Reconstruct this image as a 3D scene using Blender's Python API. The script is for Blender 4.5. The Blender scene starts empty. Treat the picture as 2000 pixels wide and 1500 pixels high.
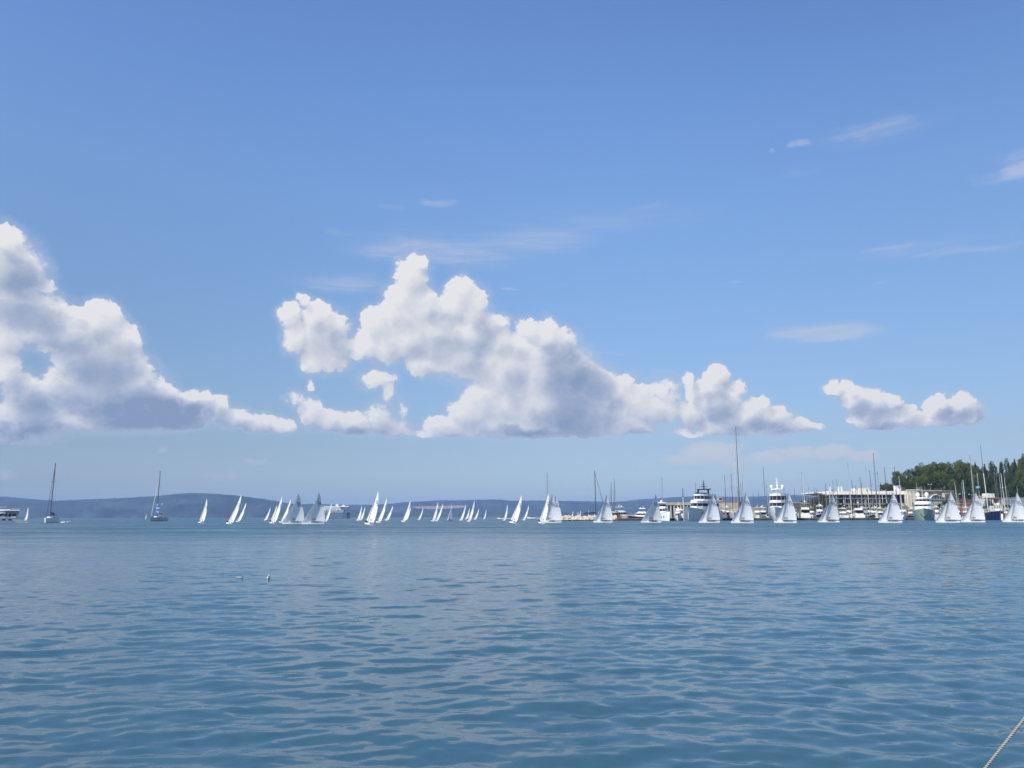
import bpy, bmesh, math, random
import numpy as np
from mathutils import Matrix, Vector

C = bpy.context.scene.collection
R = math.radians
random.seed(7)

# ------------------------------------------------------------------ camera
PITCH, ROLL, FPX, HC = R(9.83), R(-0.13), 1500.0, 2.0
CAM = Vector((0, 0, HC))
cam = bpy.data.cameras.new('camera')
cam.sensor_width = 36.0
cam.lens = 27.0
cam.clip_start = 0.1
cam.clip_end = 60000
camo = bpy.data.objects.new('camera', cam)
C.objects.link(camo)
MC = Matrix.Rotation(math.pi / 2 + PITCH, 4, 'X') @ Matrix.Rotation(ROLL, 4, 'Z')
camo.matrix_world = Matrix.Translation(CAM) @ MC
bpy.context.scene.camera = camo


def ray(px, py):
    v = MC.to_3x3() @ Vector(((px - 1000) / FPX, (750 - py) / FPX, -1.0))
    return v.normalized()


def at(px, py, Y):
    """The point the photograph shows at (px, py), if it stands Y metres out."""
    d = ray(px, py)
    return CAM + d * (Y / d.y)


def horizon(px):
    return 1009.6 - (px - 1000) * math.tan(R(0.13))


def zat(px, py, Y):
    return at(px, py, Y).z


def ground(px, Y):
    p = at(px, horizon(px), Y)
    return Vector((p.x, Y, 0.0))


def facing(px):
    """Degrees a heading must turn for a thing at this bearing to keep its view."""
    d = ray(px, horizon(px))
    return -math.degrees(math.atan2(d.x, d.y))


def azel(px, py):
    d = ray(px, py)
    return math.atan2(d.x, d.y), math.asin(d.z)


# ------------------------------------------------------------------ sun, exposure
SUN_EL, SUN_AZ = R(41), R(-130)          # azimuth from the view direction, negative = to the left
sun = bpy.data.lights.new('sun', 'SUN')
sun.energy = 4.9
sun.angle = R(0.5)
sun.color = (1.0, 0.94, 0.86)
suno = bpy.data.objects.new('sun', sun)
C.objects.link(suno)
SD = Vector((math.sin(SUN_AZ) * math.cos(SUN_EL), math.cos(SUN_AZ) * math.cos(SUN_EL), math.sin(SUN_EL)))
suno.rotation_euler = SD.to_track_quat('Z', 'Y').to_euler()

sc = bpy.context.scene
sc.view_settings.view_transform = 'Standard'
sc.view_settings.look = 'None'
sc.view_settings.exposure = 0.0
sc.view_settings.gamma = 1.0
sc.cycles.max_bounces = 6
sc.cycles.diffuse_bounces = 2
sc.cycles.glossy_bounces = 3
sc.cycles.transmission_bounces = 3
sc.cycles.transparent_max_bounces = 8
sc.cycles.volume_bounces = 0
sc.cycles.caustics_reflective = False
sc.cycles.caustics_refractive = False


# ------------------------------------------------------------------ node helper
class NT:
    def __init__(s, tree):
        s.t = tree
        s.n = tree.nodes
        s.l = tree.links

    def put(s, sock, v):
        if isinstance(v, bpy.types.NodeSocket):
            s.l.new(v, sock)
        elif v is not None:
            sock.default_value = v

    def node(s, typ, **kw):
        n = s.n.new(typ)
        for k, v in kw.items():
            setattr(n, k, v)
        return n

    def m(s, op, a, b=None, c=None, clamp=False):
        n = s.n.new('ShaderNodeMath')
        n.operation = op
        n.use_clamp = clamp
        s.put(n.inputs[0], a)
        s.put(n.inputs[1], b)
        s.put(n.inputs[2], c)
        return n.outputs[0]

    def v(s, op, a, b=None, c=None):
        n = s.n.new('ShaderNodeVectorMath')
        n.operation = op
        s.put(n.inputs[0], a)
        if op == 'SCALE':
            s.put(n.inputs[3], b)
        else:
            s.put(n.inputs[1], b)
            s.put(n.inputs[2], c)
        return n.outputs['Value'] if op in ('DOT_PRODUCT', 'LENGTH', 'DISTANCE') else n.outputs['Vector']

    def comb(s, x, y, z):
        n = s.n.new('ShaderNodeCombineXYZ')
        for i, q in enumerate((x, y, z)):
            s.put(n.inputs[i], q)
        return n.outputs[0]

    def sep(s, a):
        n = s.n.new('ShaderNodeSeparateXYZ')
        s.put(n.inputs[0], a)
        return n.outputs

    def noise(s, vec, scale, detail=3, rough=0.5, dist=0.0, dims='3D'):
        n = s.n.new('ShaderNodeTexNoise')
        n.noise_dimensions = dims
        s.put(n.inputs['Vector'], vec)
        n.inputs['Scale'].default_value = scale
        n.inputs['Detail'].default_value = detail
        n.inputs['Roughness'].default_value = rough
        n.inputs['Distortion'].default_value = dist
        return n.outputs

    def step(s, x, a, b, lo=0.0, hi=1.0):
        n = s.n.new('ShaderNodeMapRange')
        n.interpolation_type = 'SMOOTHSTEP'
        s.put(n.inputs['Value'], x)
        s.put(n.inputs['From Min'], a)
        s.put(n.inputs['From Max'], b)
        s.put(n.inputs['To Min'], lo)
        s.put(n.inputs['To Max'], hi)
        return n.outputs[0]

    def mix(s, f, a, b, typ='RGBA', blend='MIX'):
        n = s.n.new('ShaderNodeMix')
        n.data_type = typ
        if typ == 'RGBA':
            n.blend_type = blend
            s.put(n.inputs[0], f)
            s.put(n.inputs[6], a)
            s.put(n.inputs[7], b)
            return n.outputs[2]
        s.put(n.inputs[0], f)
        s.put(n.inputs[2], a)
        s.put(n.inputs[3], b)
        return n.outputs[0]


# ------------------------------------------------------------------ world: sky with cumulus and cirrus
world = bpy.data.worlds.new('World')
sc.world = world
world.use_nodes = True
W = NT(world.node_tree)
W.n.clear()
w_out = W.node('ShaderNodeOutputWorld')
sky = W.node('ShaderNodeTexSky', sky_type='NISHITA', sun_disc=False)
sky.sun_elevation = SUN_EL
sky.sun_rotation = SUN_AZ
sky.altitude = 0
sky.air_density = 1.0
sky.dust_density = 0.6
sky.ozone_density = 3.0
tc = W.node('ShaderNodeTexCoord')
DIR = W.v('NORMALIZE', tc.outputs['Generated'])
dx, dy, dz = W.sep(DIR)
AZ = W.m('ARCTAN2', dx, dy)
EL = W.m('ARCSINE', dz)
P0 = W.comb(AZ, EL, 0.0)
SKYGAIN = 0.105
# below the horizon the sky keeps its horizon colour
W.put(sky.inputs[0], W.v('NORMALIZE', W.comb(dx, dy, W.m('MAXIMUM', dz, 0.02))))
sky_col = W.v('SCALE', sky.outputs[0], SKYGAIN)
TINT_PTS = [(0.0231, (0.3404, 0.3893, 0.5023)), (0.0557, (0.3078, 0.3296, 0.3938)), (0.1216, (0.3235, 0.3221, 0.3579)), (0.1975, (0.3626, 0.3738, 0.4009)), (0.3875, (0.4496, 0.4804, 0.5174)), (0.5726, (0.5272, 0.581, 0.6406)), (0.7472, (0.5262, 0.6055, 0.713)), (0.8921, (0.5163, 0.5825, 0.7148))]
tr = W.node('ShaderNodeValToRGB')
W.put(tr.inputs[0], W.m('DIVIDE', W.m('ABSOLUTE', EL), 0.7))
while len(tr.color_ramp.elements) < len(TINT_PTS):
    tr.color_ramp.elements.new(0.5)
for q, (ps, cc) in zip(tr.color_ramp.elements, TINT_PTS):
    q.position = ps
for q, (ps, cc) in zip(tr.color_ramp.elements, TINT_PTS):
    q.color = (*cc, 1)
sky_col = W.v('MULTIPLY', sky_col, W.v('SCALE', tr.outputs[0], 3.0))
sky_col = W.v('SCALE', sky_col, W.m('MULTIPLY', W.step(AZ, 0.0, 0.7, 1.0, 0.84), W.step(AZ, -0.75, -0.05, 0.88, 1.0)))

# cumulus: heaps listed as (x, y, rx, ry, height) in sixteenths of a hand on the horizon frame, turned into azimuth and elevation
CUM = [
    # bank to the west
    (12, 470, 46, 38, 1), (30, 530, 70, 60, 1), (5, 600, 100, 90, 1), (75, 620, 70, 60, 1), (88, 552, 18, 16, .7),
    (140, 612, 26, 18, 1), (190, 630, 52, 42, 1), (228, 662, 56, 34, 1), (262, 672, 24, 22, .8), (135, 655, 70, 45, 1),
    (215, 710, 80, 55, 1), (5, 660, 50, 55, 1), (165, 700, 60, 55, 1), (278, 728, 24, 18, .8),
    (12, 725, 34, 34, 1), (12, 690, 14, 16, .6), (50, 765, 60, 44, 1), (115, 750, 55, 36, 1), (190, 760, 80, 60, 1), (270, 765, 70, 50, 1),
    (318, 765, 30, 26, 1), (362, 778, 26, 20, 1), (340, 805, 70, 40, 1), (395, 785, 22, 20, .8), (425, 798, 26, 26, 1),
    (455, 818, 40, 24, 1), (500, 828, 45, 22, 1), (545, 832, 34, 20, 1), (235, 820, 150, 40, 1), (60, 822, 110, 48, 1), (0, 845, 70, 28, 1),
    # middle bank: small western heap
    (591, 587, 14, 16, .6), (566, 618, 24, 24, .8), (617, 618, 36, 32, 1), (650, 642, 36, 34, 1), (577, 655, 28, 32, 1), (612, 655, 40, 40, .8),
    (664, 670, 30, 24, .8), (612, 700, 30, 26, .6), (711, 628, 9, 9, .5),
    # first tower
    (820, 518, 22, 22, 1), (803, 546, 36, 36, 1), (792, 585, 40, 42, 1), (780, 618, 42, 36, 1), (818, 600, 34, 44, 1), (735, 640, 34, 36, .9),
    (712, 672, 32, 30, .9), (752, 668, 40, 44, .9), (800, 655, 60, 48, 1),
    # second tower
    (902, 572, 36, 30, 1), (884, 596, 36, 30, 1), (922, 602, 34, 42, 1), (850, 598, 20, 14, .7), (860, 650, 66, 56, 1), (925, 655, 58, 52, 1),
    (966, 638, 34, 26, .9), (972, 664, 30, 34, .9), (905, 700, 60, 40, 1), (822, 708, 32, 26, .9), (945, 712, 50, 36, .9), (736, 742, 30, 20, .5), (757, 768, 14, 20, .5),
    (860, 690, 50, 40, .8),
    # third tower and its flank
    (1034, 642, 24, 26, 1), (1062, 656, 38, 34, 1), (1094, 672, 38, 34, 1), (1010, 680, 40, 30, .9), (990, 728, 56, 50, 1), (1060, 715, 76, 66, 1),
    (1118, 720, 50, 48, 1), (1155, 752, 50, 46, 1), (1195, 768, 40, 36, .9), (1212, 745, 30, 20, .5), (1240, 778, 44, 34, .8), (1265, 800, 44, 34, .9), (1302, 802, 20, 26, .7),
    (945, 775, 44, 40, 1), (920, 806, 48, 32, 1), (870, 832, 46, 24, 1), (840, 846, 30, 12, .8), (1000, 790, 90, 60, 1), (1035, 800, 46, 44, 1.15), (1100, 790, 100, 70, 1), (1150, 815, 110, 44, 1),
    (1010, 836, 130, 28, 1), (1225, 836, 60, 20, .9), (1190, 842, 90, 16, .8),
    # strand under the western heap
    (576, 774, 20, 16, .6), (606, 752, 8, 12, .4), (602, 800, 26, 26, .8), (640, 818, 42, 22, .8), (690, 828, 44, 24, .8), (738, 818, 34, 28, .8), (768, 834, 36, 22, .7), (800, 842, 30, 12, .5),
    (786, 806, 8, 20, .3),
    # fourth bank
    (1342, 742, 13, 16, .7), (1395, 742, 24, 24, .9), (1386, 760, 34, 24, .9), (1437, 758, 18, 14, .6), (1354, 770, 18, 22, .8), (1396, 790, 50, 34, .9), (1350, 800, 34, 28, .7),
    (1348, 841, 38, 12, .8), (1420, 826, 66, 26, .9), (1470, 802, 34, 28, .9), (1491, 782, 14, 16, .7), (1510, 816, 46, 26, .9), (1550, 826, 38, 20, .9), (1580, 835, 24, 13, .8), (1480, 838, 90, 14, .8),
    # fifth bank
    (1624, 758, 17, 16, .8), (1652, 750, 20, 14, .8), (1662, 774, 34, 28, 1), (1700, 788, 44, 30, 1), (1742, 779, 21, 15, .9), (1708, 818, 52, 27, 1), (1762, 808, 30, 20, .9),
    (1796, 824, 40, 20, .9), (1824, 788, 26, 24, 1), (1870, 790, 34, 24, 1), (1846, 815, 50, 30, 1), (1894, 818, 26, 26, .9),
]
CUM = [(x, y_, rx, ry, h * (1.22 if x > 1320 else 1.0)) for x, y_, rx, ry, h in CUM] + [(645, 695, 40, 26, .45), (1300, 770, 30, 30, .5)]
LOW = [(1390, 880, 70, 24, 1.3), (1340, 895, 60, 16, .8), (1430, 900, 60, 16, .6), (1500, 892, 44, 15, 1.0), (1562, 886, 44, 17, 1.2), (1625, 884, 50, 18, 1.3), (1685, 889, 40, 14, 1.1), (1530, 880, 24, 10, .8),
       (1480, 905, 160, 16, .3), (500, 902, 30, 8, .4), (318, 878, 14, 10, .4), (10, 925, 26, 12, .5), (1168, 910, 8, 10, .4), (440, 930, 60, 14, .25), (1250, 905, 40, 10, .2)]
CIR = [(900, 480, 330, 52, .50), (690, 548, 190, 36, .40), (1170, 432, 260, 44, .36), (1760, 488, 260, 20, .5), (1730, 255, 160, 34, .5), (1600, 655, 220, 34, .4), (1610, 652, 150, 24, 1.6), (1530, 664, 80, 12, .8), (1960, 340, 95, 26, 1.6), (1950, 315, 80, 22, .7), (1720, 252, 110, 24, 1.0), (1590, 278, 30, 11, 1.1), (1512, 293, 16, 6, .8), (1745, 482, 110, 11, 1.0),
       (1920, 487, 120, 9, .7), (1850, 492, 120, 5, .7), (850, 488, 190, 30, 1.35), (1040, 470, 190, 28, .9), (680, 552, 125, 22, 1.1), (1180, 436, 190, 22, .55), (1270, 408, 60, 10, .6), (850, 392, 46, 10, .9), (790, 405, 30, 8, .5), (660, 447, 50, 8, .5),
       (1430, 553, 26, 5, .8), (990, 566, 30, 5, .8), (1060, 553, 90, 10, .3), (1690, 548, 24, 5, .7), (1560, 345, 60, 10, .4), (1180, 688, 70, 6, .5), (1290, 330, 50, 8, .25)]


def blob_union(G, P, blobs, k):
    acc = None
    for (x, y, rx, ry, h) in blobs:
        a, e = azel(x, y)
        ra = abs(azel(x + rx, y)[0] - azel(x - rx, y)[0]) / 2
        re = abs(azel(x, y + ry)[1] - azel(x, y - ry)[1]) / 2
        q = G.v('MULTIPLY_ADD', P, (1 / ra, 1 / re, 0), (-a / ra, -e / re, 0))
        r2 = G.v('DOT_PRODUCT', q, q)
        val = G.m('MULTIPLY_ADD', r2, -h, h)
        acc = val if acc is None else G.m('SMOOTH_MAX', acc, val, k)
    return acc


def group(name, ins, outs):
    g = bpy.data.node_groups.new(name, 'ShaderNodeTree')
    for nm, ty in ins:
        g.interface.new_socket(name=nm, in_out='INPUT', socket_type=ty)
    for nm, ty in outs:
        g.interface.new_socket(name=nm, in_out='OUTPUT', socket_type=ty)
    G = NT(g)
    gi = g.nodes.new('NodeGroupInput')
    go = g.nodes.new('NodeGroupOutput')
    return g, G, gi, go


def cumulus_group(name, blobs):
    g, G, gi, go = group(name, [('P', 'NodeSocketVector')], [('H', 'NodeSocketFloat'), ('N', 'NodeSocketFloat')])
    P = gi.outputs[0]
    warp = G.noise(P, 19, 8, 0.68)[1]
    warp = G.v('SUBTRACT', warp, (0.5, 0.5, 0.5))
    Pw = G.v('MULTIPLY_ADD', warp, (0.042, 0.040, 0.0), P)
    hh = blob_union(G, Pw, blobs, 0.25)
    base_e = azel(1000, 857)[1]
    pa, pe, _ = G.sep(P)
    n1 = G.noise(P, 42, 9, 0.70, 0.25)[0]
    bb = G.m('MULTIPLY_ADD', G.m('SUBTRACT', n1, 0.5), 0.012, base_e + 0.006)
    cut = G.m('MULTIPLY', G.m('MAXIMUM', G.m('SUBTRACT', bb, pe), 0.0), 90.0)
    cut = G.m('MULTIPLY', cut, G.step(pa, azel(60, 857)[0], azel(330, 857)[0], 0.25, 1.0))
    vo = G.node('ShaderNodeTexVoronoi', feature='SMOOTH_F1')
    G.put(vo.inputs['Vector'], G.v('MULTIPLY_ADD', warp, (0.02, 0.02, 0.0), P))
    vo.inputs['Scale'].default_value = 62
    vo.inputs['Smoothness'].default_value = 0.6
    vo.inputs['Detail'].default_value = 2.0
    vo.inputs['Roughness'].default_value = 0.55
    bill = G.m('SUBTRACT', 0.40, vo.outputs['Distance'])
    nn = G.m('MULTIPLY_ADD', bill, 0.22, G.m('MULTIPLY', G.m('SUBTRACT', n1, 0.5), 1.7))
    hh2 = G.m('SUBTRACT', G.m('ADD', G.m('MULTIPLY_ADD', hh, 1.15, 0.17), nn), cut)
    G.put(go.inputs[0], hh2)
    nl = G.noise(P, 24, 7, 0.55)[0]
    G.put(go.inputs[1], G.m('ADD', G.m('MULTIPLY_ADD', hh, 0.9, G.m('MULTIPLY', n1, 0.30)), G.m('MULTIPLY', nl, 1.0)))
    return g


def use(gr, vec):
    n = W.n.new('ShaderNodeGroup')
    n.node_tree = gr
    W.put(n.inputs[0], vec)
    return n.outputs


SHD = [(60, 785, 100, 60, .6), (190, 725, 120, 70, .75), (50, 850, 160, 20, .8), (110, 650, 60, 40, .5), (30, 545, 90, 50, .9), (60, 620, 90, 50, .8), (150, 680, 100, 50, .7), (230, 740, 70, 60, .7), (280, 800, 150, 60, 1.15), (340, 800, 110, 46, 1.1), (100, 720, 90, 60, .6), (200, 700, 60, 60, .5), (170, 790, 90, 40, .7), (20, 840, 130, 22, 1.0),
       (860, 625, 34, 20, .45), (950, 650, 36, 34, .6), (1125, 745, 90, 100, .95), (1120, 805, 90, 50, .85), (1090, 700, 40, 50, .6), (1000, 705, 40, 30, .35), (1180, 800, 60, 40, .7), (1060, 845, 130, 14, .7), (650, 690, 40, 30, .5),
       (1410, 800, 40, 30, .55), (1460, 845, 120, 9, .5), (690, 845, 90, 12, .5), (1700, 835, 70, 12, .45), (1900, 838, 40, 14, .5), (1915, 820, 14, 24, .5), (940, 850, 100, 7, .4), (870, 680, 80, 40, .4), (930, 690, 40, 60, .5), (800, 690, 60, 26, .4), (1010, 760, 30, 50, .4), (640, 665, 50, 40, .4), (1380, 780, 40, 20, .4), (1480, 825, 60, 18, .5), (1690, 800, 40, 30, .4), (1850, 815, 40, 20, .4), (960, 755, 30, 20, .3)]
lowm = blob_union(W, W.v('MULTIPLY_ADD', W.v('SUBTRACT', W.noise(P0, 26, 5, 0.6)[1], (.5, .5, .5)), (.026, .020, 0), P0), LOW, 0.2)
low_a = W.step(W.m('ADD', lowm, W.m('MULTIPLY', W.m('SUBTRACT', W.noise(P0, 48, 5, 0.6)[0], 0.5), 1.0)), 0.0, 0.9, 0.0, 0.82)
# cirrus streaks
Pc = W.v('MULTIPLY', P0, (5.0, 60.0, 1.0))
cn = W.noise(Pc, 2.2, 7, 0.68, 0.7)[0]
cm = W.m('MAXIMUM', blob_union(W, W.v('MULTIPLY_ADD', W.v('SUBTRACT', W.noise(P0, 9, 4, 0.6)[1], (.5, .5, .5)), (.16, .030, 0), P0), CIR, 0.5), 0.0)
cir_a = W.m('MULTIPLY', W.step(W.m('MULTIPLY', cm, W.step(cn, 0.28, 0.72, 0.45, 1.25)), 0.0, 1.6), 0.60)
front = W.step(dy, 0.2, 0.4)
# generic broken cumulus elsewhere in the sky, where the photograph does not reach
gn = W.noise(W.v('MULTIPLY', DIR, (1, 1, 1.9)), 2.6, 7, 0.58, 0.3)[0]
gen_a = W.m('MULTIPLY', W.step(gn, 0.52, 0.68), W.m('SUBTRACT', 1.0, front))
col = W.mix(W.m('MULTIPLY', cir_a, front), sky_col, (0.56, 0.60, 0.72, 1))
col = W.mix(W.m('MULTIPLY', low_a, front), col, (0.64, 0.66, 0.71, 1))
bg_c = W.node('ShaderNodeBackground')
W.put(bg_c.inputs[0], col)


def cumulus_layer(name, x0, x1):
    """The shader of one stretch of the cumulus belt, over the sky colour."""
    blobs = [b for b in CUM if x0 - 70 < b[0] < x1 + 70]
    shs = [b for b in SHD if x0 - 150 < b[0] < x1 + 150]
    g = cumulus_group(name, blobs)
    a0 = use(g, P0)
    a1 = use(g, W.v('ADD', P0, (-0.0085, 0.0130, 0.0)))
    H0, H1 = a0[0], a1[0]
    soft = W.noise(P0, 15, 3, 0.5)[0]
    fine = W.noise(P0, 130, 5, 0.65, 0.4)[0]
    He = W.m('MULTIPLY_ADD', W.m('SUBTRACT', fine, 0.5), 0.9, H0)
    alpha = W.m('POWER', W.step(He, -0.05, W.step(soft, 0.42, 0.66, 0.16, 0.75)), 1.1)
    slope = W.m('SUBTRACT', a0[1], a1[1])
    wv = W.v('MULTIPLY_ADD', W.v('SUBTRACT', W.noise(P0, 20, 6, 0.62)[1], (.5, .5, .5)), (.06, .05, 0), P0)
    shade = W.m('MAXIMUM', blob_union(W, wv, shs, 0.3), 0.0)
    rim = W.step(H0, 0.35, 0.95, 0.35, 1.0)
    lit = W.m('ADD', W.m('MULTIPLY_ADD', slope, 0.50, 0.83), W.m('MULTIPLY', W.m('MULTIPLY', shade, rim), -0.72))
    base = W.step(EL, azel(1000, 862)[1], azel(1000, 785)[1], 0.30, 0.0)
    core = W.step(H0, 0.85, 1.7, 0.0, 0.15)
    lit = W.m('SUBTRACT', lit, W.m('MULTIPLY', W.m('ADD', base, core), W.step(soft, 0.35, 0.65, 0.75, 1.15)))
    lit = W.m('MINIMUM', W.m('MAXIMUM', lit, 0.0), 1.0)
    cr = W.node('ShaderNodeValToRGB')
    W.put(cr.inputs[0], lit)
    el = cr.color_ramp.elements
    el[0].position, el[0].color = 0.0, (0.250, 0.335, 0.500, 1)
    el[1].position, el[1].color = 1.0, (0.840, 0.830, 0.835, 1)
    e = el.new(0.35); e.color = (0.400, 0.465, 0.610, 1)
    e = el.new(0.68); e.color = (0.625, 0.655, 0.730, 1)
    b = W.node('ShaderNodeBackground')
    veil = W.m('MULTIPLY', W.step(H0, -1.2, 0.20), 0.42)
    W.put(b.inputs[0], W.mix(alpha, W.mix(veil, col, (0.50, 0.56, 0.70, 1)), cr.outputs[0]))
    return b.outputs[0]


def pick(f, a, b):
    ms = W.node('ShaderNodeMixShader')
    W.put(ms.inputs[0], f)
    W.l.new(a, ms.inputs[1])
    W.l.new(b, ms.inputs[2])
    return ms.outputs[0]


XA, XB, XC = 585, 830, 1320
s1 = cumulus_layer('western_bank', -100, XA)
s2 = cumulus_layer('first_towers', XA, XB)
s3 = cumulus_layer('middle_bank', XB, XC)
s4 = cumulus_layer('eastern_banks', XC, 2100)
belt = pick(W.m('GREATER_THAN', AZ, azel(XB, 800)[0]),
            pick(W.m('GREATER_THAN', AZ, azel(XA, 800)[0]), s1, s2),
            pick(W.m('GREATER_THAN', AZ, azel(XC, 800)[0]), s3, s4))
in_belt = W.m('MULTIPLY', W.m('LESS_THAN', EL, azel(1000, 395)[1]), W.m('GREATER_THAN', EL, azel(1000, 890)[1]))
ahead = pick(in_belt, bg_c.outputs[0], belt)
bg_p = W.node('ShaderNodeBackground')
W.put(bg_p.inputs[0], W.mix(gen_a, sky_col, (0.70, 0.71, 0.75, 1)))
msk = W.m('MULTIPLY', W.m('GREATER_THAN', dy, 0.2), W.m('MULTIPLY', W.m('LESS_THAN', dz, 0.62), W.m('GREATER_THAN', dz, -0.01)))
W.l.new(pick(msk, bg_p.outputs[0], ahead), w_out.inputs[0])
world.cycles.sampling_method = 'MANUAL'
world.cycles.sample_map_resolution = 512


# ------------------------------------------------------------------ mesh and tagging helpers
class MB:
    """Collects boxes, tubes, lofts and sheets; build() links them as one mesh object."""

    def __init__(s):
        s.v = []
        s.f = []

    def add(s, vs, fs):
        o = len(s.v)
        s.v += [tuple(p) for p in vs]
        s.f += [tuple(i + o for i in f) for f in fs]
        return s

    def box(s, x0, x1, y0, y1, z0, z1):
        return s.add([(x0, y0, z0), (x1, y0, z0), (x1, y1, z0), (x0, y1, z0), (x0, y0, z1), (x1, y0, z1), (x1, y1, z1), (x0, y1, z1)],
                     [(0, 3, 2, 1), (4, 5, 6, 7), (0, 1, 5, 4), (1, 2, 6, 5), (2, 3, 7, 6), (3, 0, 4, 7)])

    def tube(s, a, b, r0, r1=None, n=6, cap=True):
        r1 = r0 if r1 is None else r1
        a, b = Vector(a), Vector(b)
        d = (b - a).normalized()
        u = d.orthogonal().normalized()
        w = d.cross(u)
        vs = []
        for p, r in ((a, r0), (b, r1)):
            for i in range(n):
                t = 2 * math.pi * i / n
                vs.append(p + u * (r * math.cos(t)) + w * (r * math.sin(t)))
        fs = [(i, (i + 1) % n, n + (i + 1) % n, n + i) for i in range(n)]
        if cap:
            fs += [tuple(range(n))[::-1], tuple(range(n, 2 * n))]
        return s.add(vs, fs)

    def path(s, pts, r, n=6):
        for a, b in zip(pts, pts[1:]):
            s.tube(a, b, r, r, n)
        return s

    def rings(s, rs, close=True, cap0=True, cap1=True):
        n = len(rs[0])
        vs = [p for r in rs for p in r]
        fs = []
        m = n if close else n - 1
        for k in range(len(rs) - 1):
            for i in range(m):
                j = (i + 1) % n
                fs.append((k * n + i, k * n + j, (k + 1) * n + j, (k + 1) * n + i))
        if cap0:
            fs.append(tuple(range(n))[::-1])
        if cap1:
            o = (len(rs) - 1) * n
            fs.append(tuple(range(o, o + n)))
        return s.add(vs, fs)

    def ball(s, c, rx, ry=None, rz=None, n=10, m=6, jit=0.0, rnd=random):
        ry = rx if ry is None else ry
        rz = rx if rz is None else rz
        rs = []
        for k in range(1, m):
            a = math.pi * k / m
            ring = []
            for i in range(n):
                t = 2 * math.pi * i / n
                q = 1 + rnd.uniform(-jit, jit)
                ring.append((c[0] + rx * q * math.sin(a) * math.cos(t), c[1] + ry * q * math.sin(a) * math.sin(t), c[2] - rz * q * math.cos(a)))
            rs.append(ring)
        o = len(s.v)
        s.rings(rs, True, False, False)
        s.v += [(c[0], c[1], c[2] - rz), (c[0], c[1], c[2] + rz)]
        bo, to = len(s.v) - 2, len(s.v) - 1
        for i in range(n):
            j = (i + 1) % n
            s.f.append((bo, o + j, o + i))
            s.f.append((to, o + (m - 2) * n + i, o + (m - 2) * n + j))
        return s

    def slab(s, pts, z0, z1):
        """Prism over a plan outline (counter-clockwise)."""
        return s.rings([[(x, y, z0) for x, y in pts], [(x, y, z1) for x, y in pts]])

    def build(s, name, m, parent=None, smooth=False, loc=None):
        me = bpy.data.meshes.new(name)
        me.from_pydata(s.v, [], s.f)
        me.update()
        if m is not None:
            me.materials.append(m)
        if smooth:
            me.polygons.foreach_set('use_smooth', [True] * len(me.polygons))
        o = bpy.data.objects.new(name, me)
        C.objects.link(o)
        if parent is not None:
            o.parent = parent
        if loc is not None:
            o.location = loc
        return o


def tag(o, label=None, cat=None, grp=None, kind=None):
    if label:
        o['label'] = label
    if cat:
        o['category'] = cat
    if grp:
        o['group'] = grp
    if kind:
        o['kind'] = kind
    return o


def thing(name, label, cat, loc=(0, 0, 0), rz=0.0, grp=None):
    o = bpy.data.objects.new(name, None)
    C.objects.link(o)
    o.location = loc
    o.rotation_euler = (0, 0, rz)
    o.empty_display_size = 0.2
    return tag(o, label, cat, grp)


KIDS = {}


def dup(root, label=None, grp=None):
    """A copy of a thing with copies of its parts and sub-parts."""
    if root.name not in KIDS:
        KIDS[root.name] = [(c, list(c.children)) for c in root.children]
    r = root.copy()
    C.objects.link(r)
    for ch, subs in KIDS[root.name]:
        c = ch.copy()
        C.objects.link(c)
        c.parent = r
        for gch in subs:
            d = gch.copy()
            C.objects.link(d)
            d.parent = c
    if label:
        r['label'] = label
    if grp:
        r['group'] = grp
    return r


MATS = {}


def mat(name, color, rough=0.5, metal=0.0, var=0.08, scale=3.0, spec=0.5, alpha=None):
    """A painted or built surface with a little procedural wear."""
    if name in MATS:
        return MATS[name]
    m = bpy.data.materials.new(name)
    m.use_nodes = True
    N = NT(m.node_tree)
    b = N.n['Principled BSDF']
    b.inputs['Roughness'].default_value = rough
    b.inputs['Metallic'].default_value = metal
    b.inputs['Specular IOR Level'].default_value = spec
    if var:
        t = N.node('ShaderNodeTexCoord')
        nz = N.noise(t.outputs['Object'], scale, 4, 0.6)[0]
        f = N.step(nz, 0.3, 0.7, 1 - var, 1 + var)
        c = N.v('SCALE', tuple(color), f)
        N.put(b.inputs['Base Color'], c)
        N.put(b.inputs['Roughness'], N.step(nz, 0.3, 0.7, rough * 0.85, min(1, rough * 1.2)))
    else:
        b.inputs['Base Color'].default_value = (*color, 1)
    MATS[name] = m
    return m


# ------------------------------------------------------------------ water
def wave_field(X, Y, rr):
    rng = np.random.RandomState(11)
    Z = np.zeros_like(X)
    n = 96
    for i in range(n):
        lam = 0.10 * (3.4 / 0.10) ** (i / (n - 1.0)) * rng.uniform(.9, 1.1)
        th = rng.normal(R(-85), R(21)) if i % 4 else rng.normal(R(-70), R(45))
        k = 2 * np.pi / lam
        kx, ky = k * np.cos(th), k * np.sin(th)
        slope = 0.0245 * (1.0 if lam < 0.5 else (0.5 / lam) ** 0.85)
        a = slope / k
        # short waves end where the sheet is too coarse to carry them
        keep = np.clip((lam / (rr * 0.0048 + 0.025) - 2.0) / 2.0, 0, 1)
        ph = rng.uniform(0, 6.28)
        amp = 1 + 0.6 * np.sin(kx * 0.11 * X + ky * 0.07 * Y + ph * 3) * np.sin(X * 0.31 / lam + ph)
        s_ = np.sin(kx * X + ky * Y + ph)
        Z += a * keep * amp * (s_ + 0.22 * np.cos(2 * (kx * X + ky * Y + ph)))
    return Z


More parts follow.
